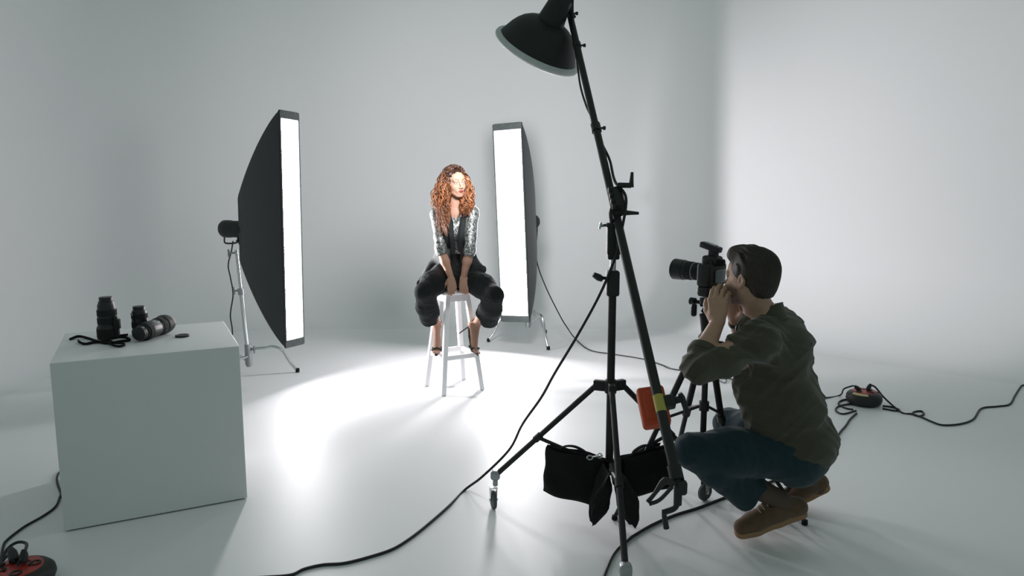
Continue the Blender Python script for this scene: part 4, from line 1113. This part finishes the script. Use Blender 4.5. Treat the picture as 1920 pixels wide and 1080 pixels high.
# curly hair: cap plus hundreds of ringlets in one mesh
def coloured(me, cols):
    c = np.ones((len(me.vertices), 4), f32); c[:, :3] = cols
    a_ = me.color_attributes.new('col', 'FLOAT_COLOR', 'POINT'); a_.data.foreach_set('color', c.ravel())
rnd = random.Random(5)
hv = MB(); hc = []
lW, fW, uW = axW
def addlock(path, r0, r1, dark, bright, t0=.0):
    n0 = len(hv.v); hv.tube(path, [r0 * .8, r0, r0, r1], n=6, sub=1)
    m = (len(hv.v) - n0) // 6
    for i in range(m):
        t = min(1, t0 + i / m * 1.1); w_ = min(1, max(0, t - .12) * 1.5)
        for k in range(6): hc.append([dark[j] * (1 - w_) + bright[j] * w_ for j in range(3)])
for i in range(950):
    a = rnd.uniform(-math.pi, math.pi)                 # angle round the crown: 0 = her left, pi/2 = front
    el0 = rnd.uniform(.15, 1.45)
    if 0.45 < a < 2.75 and (rnd.random() < .985 and not (el0 > .95 and rnd.random() < .35)): continue
    el = el0
    sx, sy, sz = math.cos(a) * math.cos(el), math.sin(a) * math.cos(el), math.sin(el)
    root = hwW(sx * .078, -.018 + sy * .095, .035 + sz * .088)
    side = sx
    # fall: out from the head, then down; fuller on her right (picture left)
    left = side < 0
    zt = (rnd.uniform(1.16, 1.42) if left else rnd.uniform(1.30, 1.46))
    if not left and rnd.random() < .5: zt = rnd.uniform(1.30, 1.38)
    outx = (-1 if left else 1) * rnd.uniform(.045, .150 if left else .122)
    yb = rnd.uniform(-.10, .085) if left else rnd.uniform(-.03, .075)
    p1 = hwW(sx * .100, -.018 + sy * .112, .045 + sz * .094)
    p2 = Vector((WHC.x + outx * .82, WHC.y + yb * .8 , 1.53 + rnd.uniform(-.03, .03)))
    p3 = Vector((WHC.x + outx * 1.02 - .0, WHC.y + yb * 1.05 - .01, 1.42 + rnd.uniform(-.03, .02)))
    p4 = Vector((WHC.x + outx * (.62 if left else .95) + (-.01 if left else .0), WHC.y + yb - .035, zt))
    if zt > 1.36: p4 = Vector((p3.x + rnd.uniform(-.02, .02), p3.y, min(zt, p3.z - .02)))
    base = spline([root, p1, p2, p3, p4], 9)
    N = len(base); cr = rnd.uniform(.010, .022); tw = rnd.uniform(3.2, 6.2) * (1 if rnd.random() < .5 else -1) * math.pi; ph = rnd.uniform(0, 6.28)
    path = []
    for k, p in enumerate(base):
        t = k / (N - 1); rr_ = cr * min(1, t * 2.2) * (1 - .2 * t); an = ph + tw * t * 1.6
        path.append(p + Vector((math.cos(an) * rr_, math.sin(an) * rr_, .3 * math.sin(an * 1.3) * rr_)))
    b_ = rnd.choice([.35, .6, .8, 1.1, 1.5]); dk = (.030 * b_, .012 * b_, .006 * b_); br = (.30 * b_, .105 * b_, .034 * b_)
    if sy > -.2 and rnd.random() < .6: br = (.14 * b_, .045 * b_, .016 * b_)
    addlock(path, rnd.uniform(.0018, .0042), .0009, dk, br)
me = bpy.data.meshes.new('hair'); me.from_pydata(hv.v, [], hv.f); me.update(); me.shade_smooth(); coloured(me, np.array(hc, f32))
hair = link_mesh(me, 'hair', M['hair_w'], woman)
HF = Field()
HF.add(ell(hwW(0, -.028, .036), (.079, .092, .088), axW), 0)
HF.add(ell(hwW(-.045, -.045, -.05), (.05, .06, .10), axW), .03); HF.add(ell(hwW(.045, -.045, -.04), (.045, .05, .09), axW), .03)
HF.cut(ell(hwW(0.004, .090, -.045), (.063, .075, .100), axW), .012)
HF.cut(ell(hwW(0.0, .06, -.15), (.055, .09, .08), axW), .012)
def hair_disp(P, d):
    L = locW(P.astype(np.float64)); an = np.arctan2(L[:, 1] + .02, L[:, 0]); return d + .0022 * np.sin(an * 38 + 30 * L[:, 2] + 2 * np.sin(60 * L[:, 2])) + .002 * np.sin(an * 13 + 60 * L[:, 2])
HF.post = hair_disp
def capcol(P):
    L = locW(P); t = np.clip((.07 - L[:, 2]) / .16, 0, 1)[:, None]; return np.array((.022, .010, .006)) * (1 - t) + np.array((.08, .028, .012)) * t
HF.mesh('hair_cap', .0028, (-.56, 5.02, 1.36), (-.26, 5.36, 1.70), M['hair_w'], woman, colour=capcol)
# ---------------------------------------------------------------- crouching photographer
M['skin_m'] = mat('skin_tanned', (0.40, 0.24, 0.17), 0.5, spec=0.3, attr='col', var=.04, vscale=50)
M['hair_m'] = mat('dark_brown_hair', (0.03, 0.019, 0.013), 0.5, spec=0.4, attr='col', var=.2, vscale=60)
M['shirt'] = mat('olive_cotton_shirt', (0.066, 0.061, 0.043), 0.85, spec=0.15, sheen=.25, var=.08, vscale=25, bump=.15, bscale=240)
M['jeans'] = mat('dark_blue_denim', (0.013, 0.032, 0.043), 0.8, spec=0.2, sheen=.15, var=.12, vscale=40, bump=.2, bscale=400)
M['suede'] = mat('brown_suede', (0.125, 0.078, 0.048), 0.85, spec=0.15, sheen=.2, var=.12, vscale=40, bump=.1, bscale=200)
M['sole'] = mat('tan_crepe_sole', (0.30, 0.17, 0.09), 0.75, var=.08, vscale=60, bump=.15, bscale=150)
M['sock'] = mat('brown_sock', (0.10, 0.065, 0.048), 0.9)
M['lace'] = mat('pale_lace', (0.42, 0.36, 0.28), 0.8)
M['watch'] = mat('black_watch', (0.014, 0.015, 0.016), 0.35, spec=.6)

G_ = Vector((-.80, .60, 0)); LF = Vector((-.60, -.80, 0))       # facing, left-hand side
MP = Vector((1.215, 2.985, .395)); MC = Vector((1.092, 2.925, .80)); MN = Vector((1.020, 2.875, .985))
MHC = Vector((.940, 2.825, 1.147))
HPt = {1: MP + LF * .095, -1: MP - LF * .095}                  # 1 = left (near the camera)
KN = {1: at(1296, 845, 2.84), -1: at(1366, 794, 3.33)}
AN = {1: at(1458, 936, 2.965), -1: at(1512, 905, 3.22)}
MS = {1: Vector((.955, 2.735, .915)), -1: Vector((1.150, 3.035, .925))}
ME = {1: at(1305, 688, 2.63), -1: at(1405, 672, 3.13)}
MW = {1: at(1345, 606, 2.80), -1: at(1379, 600, 2.99)}
MF = {1: dict(heel=at(1497, 963, 2.985), ball=at(1413, 992, 2.935), tip=at(1393, 996, 2.92)),
      -1: dict(heel=at(1541, 916, 3.235), ball=Vector((1.335, 3.235, .035)), tip=Vector((1.285, 3.245, .022)))}
B2 = Field()
B2.add(ell(MP, (.15, .13, .13)), 0)
B2.chain([MP, MP * .45 + MC * .55 + G_ * -.03, MC, MN - UZ * .03], [.125, .115, .125, .075], .06, flat=(G_, .80))
for s_ in (1, -1):
    B2.add(rcone(MC + UZ * .06, MS[s_], .10, .055), .05)
    B2.chain([MN - UZ * .02, MS[s_], ME[s_]], [.055, .052, .040], .03)
    B2.chain([ME[s_], ME[s_] * .6 + MW[s_] * .4, MW[s_]], [.040, .039, .0275], .02)
    B2.chain([HPt[s_], KN[s_]], [.10, .062], .05)
    B2.chain([KN[s_], KN[s_] * .65 + AN[s_] * .35, AN[s_]], [.060, .058, .036], .03)
    q = MF[s_]; B2.chain([AN[s_], q['heel'] - UZ * -.03], [.034, .024], .02); B2.chain([q['heel'] + UZ * .03, q['ball'] + UZ * .03, q['tip'] + UZ * .025], [.022, .026, .018], .02)
B2.chain([MN - UZ * .04, MN + G_ * .01, MHC + G_ * -.015 - UZ * .055], [.072, .060, .056], .03)
hd1 = (Vector((.02, .14, .99)))
HND = Field()
for FF in (B2, HND):
  hand(FF, MW[1], hd1, (.55, .75, -.05), 1, [(.55, .55, .4), (.50, .6, .4), (.50, .65, .45), (.55, .7, .5)], 1.0, thumb=(.5, .5, .4), spread=.04, k=.008)
for FF in (B2, HND):
  hand(FF, MW[-1], (-.25, -.20, .95), (-.65, -.55, .1), 1, [(.4, .6, .5), (.45, .7, .5), (.5, .8, .5), (.5, .8, .5)], 1.0, thumb=(.5, .4, .4), spread=.04, k=.008)
MHF = Vector((-.63, .775, .02))
locM, hwM, axM = head(B2, MHC, MHF, (-.03, 0, 1), .955, True)
SKM = (.45, .27, .195)
def man_col(P):
    c = face_colour(P, locM, None, SKM, (.26, .11, .09), (.06, .04, .03), (.03, .02, .014), True)
    c[HND.ev(P.astype(f32)) < .004] = SKM
    return c
man = B2.mesh('man_body', .0026, (.56, 2.45, .0), (1.62, 3.55, 1.34), M['skin_m'], colour=man_col, origin=(1.2, 3.0, 0))
man.name = 'person'; tag(man, 'bearded man in olive shirt and jeans crouching behind a camera, seen from behind', 'person')

# jeans
J = Field()
J.add(ell(MP + G_ * -.005, (.160, .148, .138), (LF, G_, UZ)), 0)
J.add(ell(MP - G_ * .040 + LF * .06 - UZ * .03, (.100, .095, .115), (LF, G_, UZ)), .05); J.add(ell(MP - G_ * .040 - LF * .06 - UZ * .03, (.100, .095, .115), (LF, G_, UZ)), .05)
J.chain([MP, MP * .7 + MC * .3], [.14, .125], .05, flat=(G_, .85))
for s_ in (1, -1):
    J.chain([HPt[s_], HPt[s_] * .4 + KN[s_] * .6, KN[s_]], [.112, .092, .067], .05)
    hm = at(1403, 938, 2.92) if s_ > 0 else KN[s_] * .2 + AN[s_] * .8
    J.chain([KN[s_], KN[s_] * .6 + hm * .4, hm + (hm - KN[s_]).normalized() * .03], [.068, .061, .055], .03)
    J.add(rcone(KN[s_] * .6 + AN[s_] * .4, KN[s_] * .08 + AN[s_] * .92, .060, .047), .025)
    n_ = (hm - KN[s_]).normalized()
    J.cut(lambda P, hm=V3(hm), n=V3(n_): np.maximum(-((P - hm) @ n), np.sqrt(((P - hm) ** 2).sum(1)) - .165), .003)
    J.cut(rcone(hm - n_ * .03, hm + n_ * .05, .046, .052), .003)
J.post = lambda P, d: d + folds(P, 31, .008, 80)
J.mesh('jeans', .0036, (.60, 2.62, .03), (1.56, 3.5, .66), M['jeans'], man)

# shirt: back, hanging tails, sleeves rolled at the elbow
S_ = Field()
S_.chain([MP + UZ * .04, MP * .55 + MC * .45 - G_ * .028, MC - G_ * .012, MN - UZ * .045], [.160, .138, .131, .088], .06, flat=(G_, .84))
S_.add(ell(MP - G_ * .042 + UZ * .03, (.184, .137, .13), (LF, G_, UZ)), .05)
S_.add(rcone(MC + LF * .06 + G_ * .05 - UZ * .1, MP + LF * .13 + G_ * .06 + UZ * .06, .10, .085), .05)
S_.add(rcone(MC - LF * .06 + G_ * .05 - UZ * .1, MP - LF * .11 + G_ * .10 + UZ * .08, .10, .08), .05)
for s_ in (1, -1):
    S_.add(rcone(MC + UZ * .055 - G_ * .01, MS[s_] + Vector((0, 0, -.004)), .115, .066), .06)
    S_.add(rcone(MN - UZ * .03, MS[s_], .060, .062), .05)
    S_.chain([MS[s_], MS[s_] * .45 + ME[s_] * .55 + Vector((0, 0, -.008)), ME[s_] + Vector((0, 0, -.006))], [.067, .062, .052], .03)
    cf = ME[s_] * .62 + MW[s_] * .38
    S_.chain([ME[s_], cf], [.053, .049], .025)
    n_ = (MW[s_] - ME[s_]).normalized()
    S_.cut(lambda P, hm=V3(cf), n=V3(n_): np.maximum(-((P - hm) @ n), np.sqrt(((P - hm) ** 2).sum(1)) - .10), .003)
    S_.cut(rcone(cf - n_ * .012, cf + n_ * .05, .0405, .043), .003)
# hem: slanting cut, lower at the back
hp = MP + UZ * -.005; hn = Vector((-.10, .10, 1)).normalized() 
S_.cut(lambda P: (P - V3(hp + Vector((0, 0, -.005)))) @ V3((.02, 0, 1)) * 1.0 - 0 + 0 * P[:, 0] if False else (P[:, 2] - (.372 + .10 * np.clip(((P - V3(MP)) @ V3(G_)) / .15, -.3, 1.2) + (.012) * np.sin(9 * ((P - V3(MP)) @ V3(LF)) + .6))), .004)
S_.p[-1] = ((lambda f: (lambda P: f(P)))(S_.p[-1][0]), .004, 1)
def shirt_post(P, d):
    return d + folds(P, 43, .034, 48) + folds(P, 47, .016, 95)
S_.post = shirt_post
S_.cut(ell(MN + UZ * .045 + G_ * .030, (.072, .080, .070), (LF, G_, UZ)), .006)
shirt = S_.mesh('shirt', .0036, (.56, 2.48, .28), (1.56, 3.42, 1.10), M['shirt'], man)
# collar: a band that stands round the neck and folds over
def band(pts_in, pts_out, name, m_, parent, thick=.003):
    A = spline(pts_in, 6); Bq = spline(pts_out, 6); vs = []; fs = []; n = len(A)
    for i in range(n): vs += [A[i], Bq[i]]
    for i in range(n - 1): fs.append((2 * i, 2 * i + 2, 2 * i + 3, 2 * i + 1))
    o = MB().add(vs, fs).build(name, m_, parent, angle=80); sm = o.modifiers.new('thick', 'SOLIDIFY'); sm.thickness = thick; return o
def cring(r_, z_, zs, lean=0.0, a0=-2.3, a1=2.3, fwd=0.0):
    out = []
    for k in range(13):
        a = a0 + (a1 - a0) * k / 12       # 0 = nape
        out.append(MN + G_ * (-math.cos(a) * r_ * 1.05 + .012 + fwd) + LF * (math.sin(a) * r_) + UZ * (z_ + zs * math.cos(a)))
    return out
col = band(cring(.084, -.022, .012), cring(.076, .036, .030), 'collar', M['shirt'], shirt)
band(cring(.0765, .036, .030), cring(.102, -.014, .020), 'collar_fold', M['shirt'], shirt)
# yoke seam and rolled cuffs
b = MB(); b.tube([MS[-1] + UZ * .035 - G_ * .07 + LF * .02, MC + UZ * .085 - G_ * .142, MC + UZ * .08 - G_ * .142 + LF * .08, MS[1] + UZ * .02 - G_ * .068 - LF * .02], .0022, n=6, sub=6); b.build('yoke_seam', M['shirt'], shirt)
for s_ in (1, -1):
    n_ = (MW[s_] - ME[s_]).normalized(); x_, y_, _z = frame(n_)
    for k, (t_, rr_) in enumerate(((.335, .0505), (.285, .0525))):
        c_ = ME[s_] * (1 - t_) + MW[s_] * t_; b = MB()
        b.tube([c_ + x_ * (rr_ * math.cos(a)) + y_ * (rr_ * math.sin(a)) + n_ * (.004 * math.sin(2 * a + s_)) for a in [i * .524 for i in range(12)]], .006, n=8, sub=3, closed=True, flat=(.008, .014)); b.build('rolled_cuff', M['shirt'], shirt)
# watch on the far wrist
wd_ = (MW[-1] - ME[-1]).normalized(); x_, y_, _z = frame(wd_); wc_ = MW[-1] - wd_ * .015
b = MB(); b.tube([wc_ + x_ * (.0315 * math.cos(a)) + y_ * (.0315 * math.sin(a)) for a in [i * .524 for i in range(12)]], .01, n=8, sub=3, closed=True, flat=(.004, .012)); wt = b.build('wristwatch', M['watch'], man)
fcd = (Vector((-.1, -1, .1)) - wd_ * Vector((-.1, -1, .1)).dot(wd_)).normalized()
MB().lathe(wc_ + fcd * .030, fcd, [(0, .021), (.004, .022), (.009, .021), (.010, .017)], 24).build('watch_case', M['watch'], wt)
MB().lathe(wc_ + fcd * .0402, fcd, [(0, .015), (.0006, .014)], 24).build('watch_dial', M['label_grey'], wt)

# hair
HM_ = Field()
HM_.add(ell(hwM(0, -.026, .040), (.081, .099, .090), axM), 0)
HM_.add(ell(hwM(0, .028, .100), (.054, .060, .036), axM), .03)
HM_.add(ell(hwM(0, .066, .094), (.042, .030, .028), axM), .02)
HM_.add(ell(hwM(0, -.070, -.020), (.062, .040, .062), axM), .03)
HM_.cut(ell(hwM(0, .128, -.010), (.10, .068, .092), axM), .020)
HM_.cut(ell(hwM(0, .055, -.090), (.12, .082, .112), axM), .010)
HM_.cut(ell(hwM(0, -.05, -.150), (.12, .10, .085), axM), .008)
def mh(P, d):
    L = locM(P.astype(np.float64)); top = np.clip((L[:, 2] - .03) / .06, 0, 1)
    return d + (.0011 + .0018 * top) * np.sin(L[:, 0] * 420 + 60 * L[:, 1] + 3 * np.sin(50 * L[:, 1])) + .0018 * top * np.sin(L[:, 0] * 130 + 30 * L[:, 1] + 2 * np.sin(40 * L[:, 1]))
HM_.post = mh
def mhc(P):
    L = locM(P); f_ = np.clip((L[:, 1] - .03) / .08, 0, 1)[:, None]
    return np.array((.026, .017, .012)) * (1 - f_) + np.array((.085, .052, .032)) * f_
HM_.mesh('hair', .0022, (.78, 2.66, 1.00), (1.16, 3.04, 1.36), M['hair_m'], man, colour=mhc)

# socks and shoes
for s_ in (1, -1):
    q = MF[s_]; a, hl, bl, tp = AN[s_], q['heel'], q['ball'], q['tip']
    fd = (bl - hl).normalized(); lt = UZ.cross(fd).normalized(); up_ = fd.cross(lt) * 1
    if up_.z < 0: up_ = -up_
    so = Field(); so.chain([KN[s_] * .22 + a * .78, a, hl * .7 + a * .3], [.047, .043, .040], .02); so.mesh('sock', .003, tuple(a - Vector((.16, .14, .13))), tuple(a + Vector((.14, .14, .16))), M['sock'], man)
    sh = Field()
    sh.chain([hl + up_ * .035, (hl + bl) / 2 + up_ * .036, bl + up_ * .026, tp + up_ * .020], [.040, .039, .044, .036], .02)
    sh.add(rcone(a + (hl - a) * .35, hl + up_ * .03, .041, .038), .02); sh.add(rcone(a + fd * .03 - UZ * .025, bl + up_ * .03 - fd * .02, .038, .034), .03)
    sh.cut(lambda P, h=V3(hl + up_ * .010), u=V3(up_): (P - h) @ u, .004)
    sh.p[-1] = ((lambda h, u: (lambda P: (P - h) @ u))(V3(hl + up_ * .010), V3(up_)), .004, 1)
    # keep only above the sole plane
    f0 = sh.p[-1][0]; sh.p[-1] = ((lambda f0: (lambda P: f0(P)))(f0), .004, 1)
    sh.cut(rcone(a - (KN[s_] - a).normalized() * .006, a + (KN[s_] - a).normalized() * .10, .040, .060), .004)
    lo = [min(v[i] for v in (a, hl, bl, tp)) - .09 for i in range(3)]; hi = [max(v[i] for v in (a, hl, bl, tp)) + .09 for i in range(3)]
    shoe = sh.mesh('shoe', .0028, lo, hi, M['suede'], man)
    sl = Field(); sl.chain([hl + up_ * -.002, (hl + bl) / 2, bl, tp], [.037, .036, .042, .037], .02)
    sl.cut(lambda P: P[:, 0], .003); h1 = V3(hl + up_ * .014); h2 = V3(hl - up_ * .012); u_ = V3(up_)
    sl.p[-1] = ((lambda h, u: (lambda P: -((P - h) @ u)))(h1, u_), .003, 1)
    sl.p.append(((lambda h, u: (lambda P: (P - h) @ u))(h2, u_), .003, 1))
    sl.mesh('sole', .0028, lo, hi, M['sole'], shoe)
    b = MB(); b.tube([bl + fd * .012 - lt * .046 + up_ * .018, bl + fd * .018 - lt * .034 + up_ * .052, bl + fd * .022 + up_ * .066, bl + fd * .018 + lt * .034 + up_ * .052, bl + fd * .012 + lt * .046 + up_ * .018], .0022, n=6, sub=5); b.build('toe_cap_seam', M['sole'], shoe)
    for k in range(4):
        c_ = bl + fd * (-.015 - .019 * k) + up_ * (.074 + .0100 * k); b = MB()
        b.tube([c_ - lt * .022 - up_ * .008, c_ + up_ * .002, c_ + lt * .022 - up_ * .008], .0028, n=6, sub=4); b.build('lace', M['lace'], shoe)

# ---------------------------------------------------------------- low folding stool under him
FS = Vector((1.215, 3.05, 0))
fs_ = thing('folding_stool', 'small black folding stool under the crouching photographer', 'stool', tuple(FS))
MB().lathe(FS + UZ * .235, UZ, [(0, .08), (.004, .09), (.02, .09), (.026, .08)], 32).build('seat', M['bag'], fs_)
for ft in (Vector((1.318, 3.068, 0)), Vector((1.12, 3.07, 0)), Vector((1.22, 3.19, 0))):
    tp_ = FS + (FS - ft) * .55; tp_.z = .235
    b = MB(); b.cyl(ft + UZ * .012, tp_, .0085, n=12); lg = b.build('leg', M['black_metal'], fs_)
    MB().lathe(ft + UZ * .001, UZ, [(0, .012), (.002, .014), (.022, .013)], 14).build('rubber_foot', M['black_rubber'], lg)

# ---------------------------------------------------------------- camera on tripod
CG = Vector((-.68, .73, .02)).normalized(); CL = UZ.cross(CG).normalized(); CU = CG.cross(CL); CC = at(1334, 514, 2.99)
AX = (CL, CG, CU)
cam_o = thing('camera', 'black digital camera with a hooded lens held to the photographer\'s eye', 'camera', tuple(CC))
b = MB(); b.rbox(CC, (.142, .062, .098), .014, AX, 4); b.rbox(CC - CL * .052 + CG * .018, (.040, .075, .095), .014, AX, 4); b.rbox(CC - CU * .068, (.136, .056, .045), .014, AX, 4)
b.build('body', M['black_plastic'], cam_o, angle=50)
b = MB(); b.rbox(CC + CU * .058, (.062, .075, .040), .014, AX, 4); b.rbox(CC + CU * .045, (.10, .05, .03), .012, AX, 4); b.build('prism_hump', M['black_plastic'], cam_o, angle=50)
b = MB(); b.rbox(CC - CG * .042 + CU * .052, (.036, .026, .028), .008, AX, 3); b.build('eyepiece', M['black_rubber'], cam_o)
b = MB(); b.rbox(CC - CG * .034 - CL * .01 - CU * .006, (.075, .006, .055), .004, AX, 3); b.build('screen', M['glass'], cam_o)
for dx in (-.05, .052): MB().lathe(CC + CL * dx + CU * .045, CU, [(0, .015), (.012, .015), (.014, .012)], 20).build('dial', M['black_plastic'], cam_o)
b = MB(); L0 = CC + CG * .030 + CU * .004
lens_o = MB().lathe(L0, CG, [(0, .032), (.004, .034), (.018, .034), (.022, .036), (.050, .036), (.054, .038), (.085, .038), (.088, .0405), (.098, .0405), (.100, .043), (.150, .0455), (.1505, .0425), (.104, .039), (.102, .02)], 40, caps=False).build('lens', M['lens_black'], cam_o, angle=25)
MB().lathe(L0, CG, [(.100, .039), (.103, .03), (.105, .0)], 32, caps=False).build('front_glass', M['glass'], lens_o)
N = 96
for (a0, a1, r_) in ((.026, .047, .0365), (.058, .082, .0386)):
    vs = []; fs = []
    for (t, rr_) in [(a0, r_ - .002), (a0, r_), (a1, r_), (a1, r_ - .002)]:
        for j in range(N):
            q = rr_ + (.0009 if (j // 2) % 2 else 0); an = 2 * math.pi * j / N; vs.append(L0 + CG * t + CL * (q * math.cos(an)) + CU * (q * math.sin(an)))
    for k in range(3):
        for j in range(N): fs.append((k * N + j, k * N + (j + 1) % N, (k + 1) * N + (j + 1) % N, (k + 1) * N + j))
    MB().add(vs, fs).build('focus_ring', M['lens_grip'], lens_o, smooth=False)
MB().lathe(L0, CG, [(.0495, .0366), (.0525, .0372)], 40, caps=False).build('silver_ring', M['steel_dull'], lens_o)
# flash trigger in the hot shoe
tg = thing('flash_trigger', 'small black flash trigger on top of the camera', 'flash trigger', tuple(CC + CU * .08))
b = MB(); b.rbox(CC + CU * .088 - CG * .004, (.034, .034, .026), .005, AX, 3); b.build('foot', M['black_plastic'], tg)
tx = (CG * .93 + CU * .22).normalized(); tz = tx.cross(CL) * -1
b = MB(); b.rbox(CC + CU * .112 + CG * .010, (.040, .092, .024), .006, (CL, tx, CL.cross(tx)), 3); b.build('case', M['black_plastic'], tg)
b = MB(); b.rbox(CC + CU * .1255 + CG * .010, (.026, .055, .003), .001, (CL, tx, CL.cross(tx)), 3); b.build('display', M['label_grey'], tg)

TB = at(1325, 632, 2.985); TF = Vector((TB.x, TB.y, 0))
tri = thing('tripod', 'black tripod under the photographer\'s camera', 'tripod', tuple(TF))
HB = CC - CU * .098
b = MB(); b.rbox(HB - CU * .008, (.07, .06, .014), .004, AX, 3); b.build('quick_release_plate', M['black_metal'], tri)
b = MB(); b.rbox(HB - CU * .028 + CG * .0, (.055, .07, .028), .008, AX, 3); b.cyl(HB - CU * .028, HB - CU * .028 + CG * .075 , .008); b.cyl(HB - CU * .028 + CG * .07, HB - CU * .028 + CG * .095, .016)
hb2 = at(1322, 588, 2.985)
b.cyl(HB - CU * .035, hb2, .021); b.lathe(hb2 + Vector((-.03, .02, .012)), (-1, .3, 0), [(0, .022), (.006, .028), (.020, .028), (.024, .022)], 24)
b.lathe(hb2 + Vector((.02, -.02, .0)), (1, -.3, 0), [(0, .016), (.022, .018), (.030, .013)], 20)
b.cyl(hb2, TB + UZ * .02, .024); b.build('tripod_head', M['black_metal'], tri, bevel=.002)
b = MB(); b.lathe(TB - UZ * .045, UZ, [(0, .030), (.01, .036), (.05, .036), (.065, .024)], 24); b.build('spider', M['black_metal'], tri)
MB().cyl(TB - UZ * .48, TB, .013).build('centre_column', M['black_metal'], tri)
MB().cyl(TB + Vector((.02, -.02, -.02)), TB + Vector((.055, -.05, -.02)), .012).build('column_knob', M['black_plastic'], tri)
fts3 = [Vector((.47, 3.12, 0)), Vector((1.07, 3.30, 0)), Vector((.80, 3.50, 0))]
cn = TF + UZ * (TB.z - .30)
for i, ft in enumerate(fts3):
    dr = Vector((ft.x - TF.x, ft.y - TF.y, 0)).normalized(); tp_ = TB + dr * .035 - UZ * .02
    k1 = tp_ + (ft - tp_) * .45; k2 = tp_ + (ft - tp_) * .74
    b = MB(); b.cyl(tp_, k1, .0145, n=14); lg = b.build('leg', M['black_metal'], tri)
    MB().cyl(k1, k2, .0115, n=12).build('lower_leg', M['black_metal'], lg); MB().cyl(k2, ft + UZ * .012, .009, n=12).build('leg_tip', M['black_metal'], lg)
    for kk_, r_ in ((k1, .019), (k2, .016)):
        dd = (ft - tp_).normalized(); MB().cyl(kk_ - dd * .018, kk_ + dd * .018, r_, n=12).build('leg_lock', M['black_plastic'], lg)
    MB().lathe(ft + UZ * .001, UZ, [(0, .012), (.003, .015), (.02, .012)], 12).build('rubber_foot', M['black_rubber'], lg)
    MB().cyl(cn + dr * .012, tp_ + (ft - tp_) * .42, .0065, n=10).build('spreader', M['black_metal'], tri)
MB().cyl(cn - UZ * .02, cn + UZ * .02, .021, n=18).build('spreader_collar', M['black_plastic'], tri)
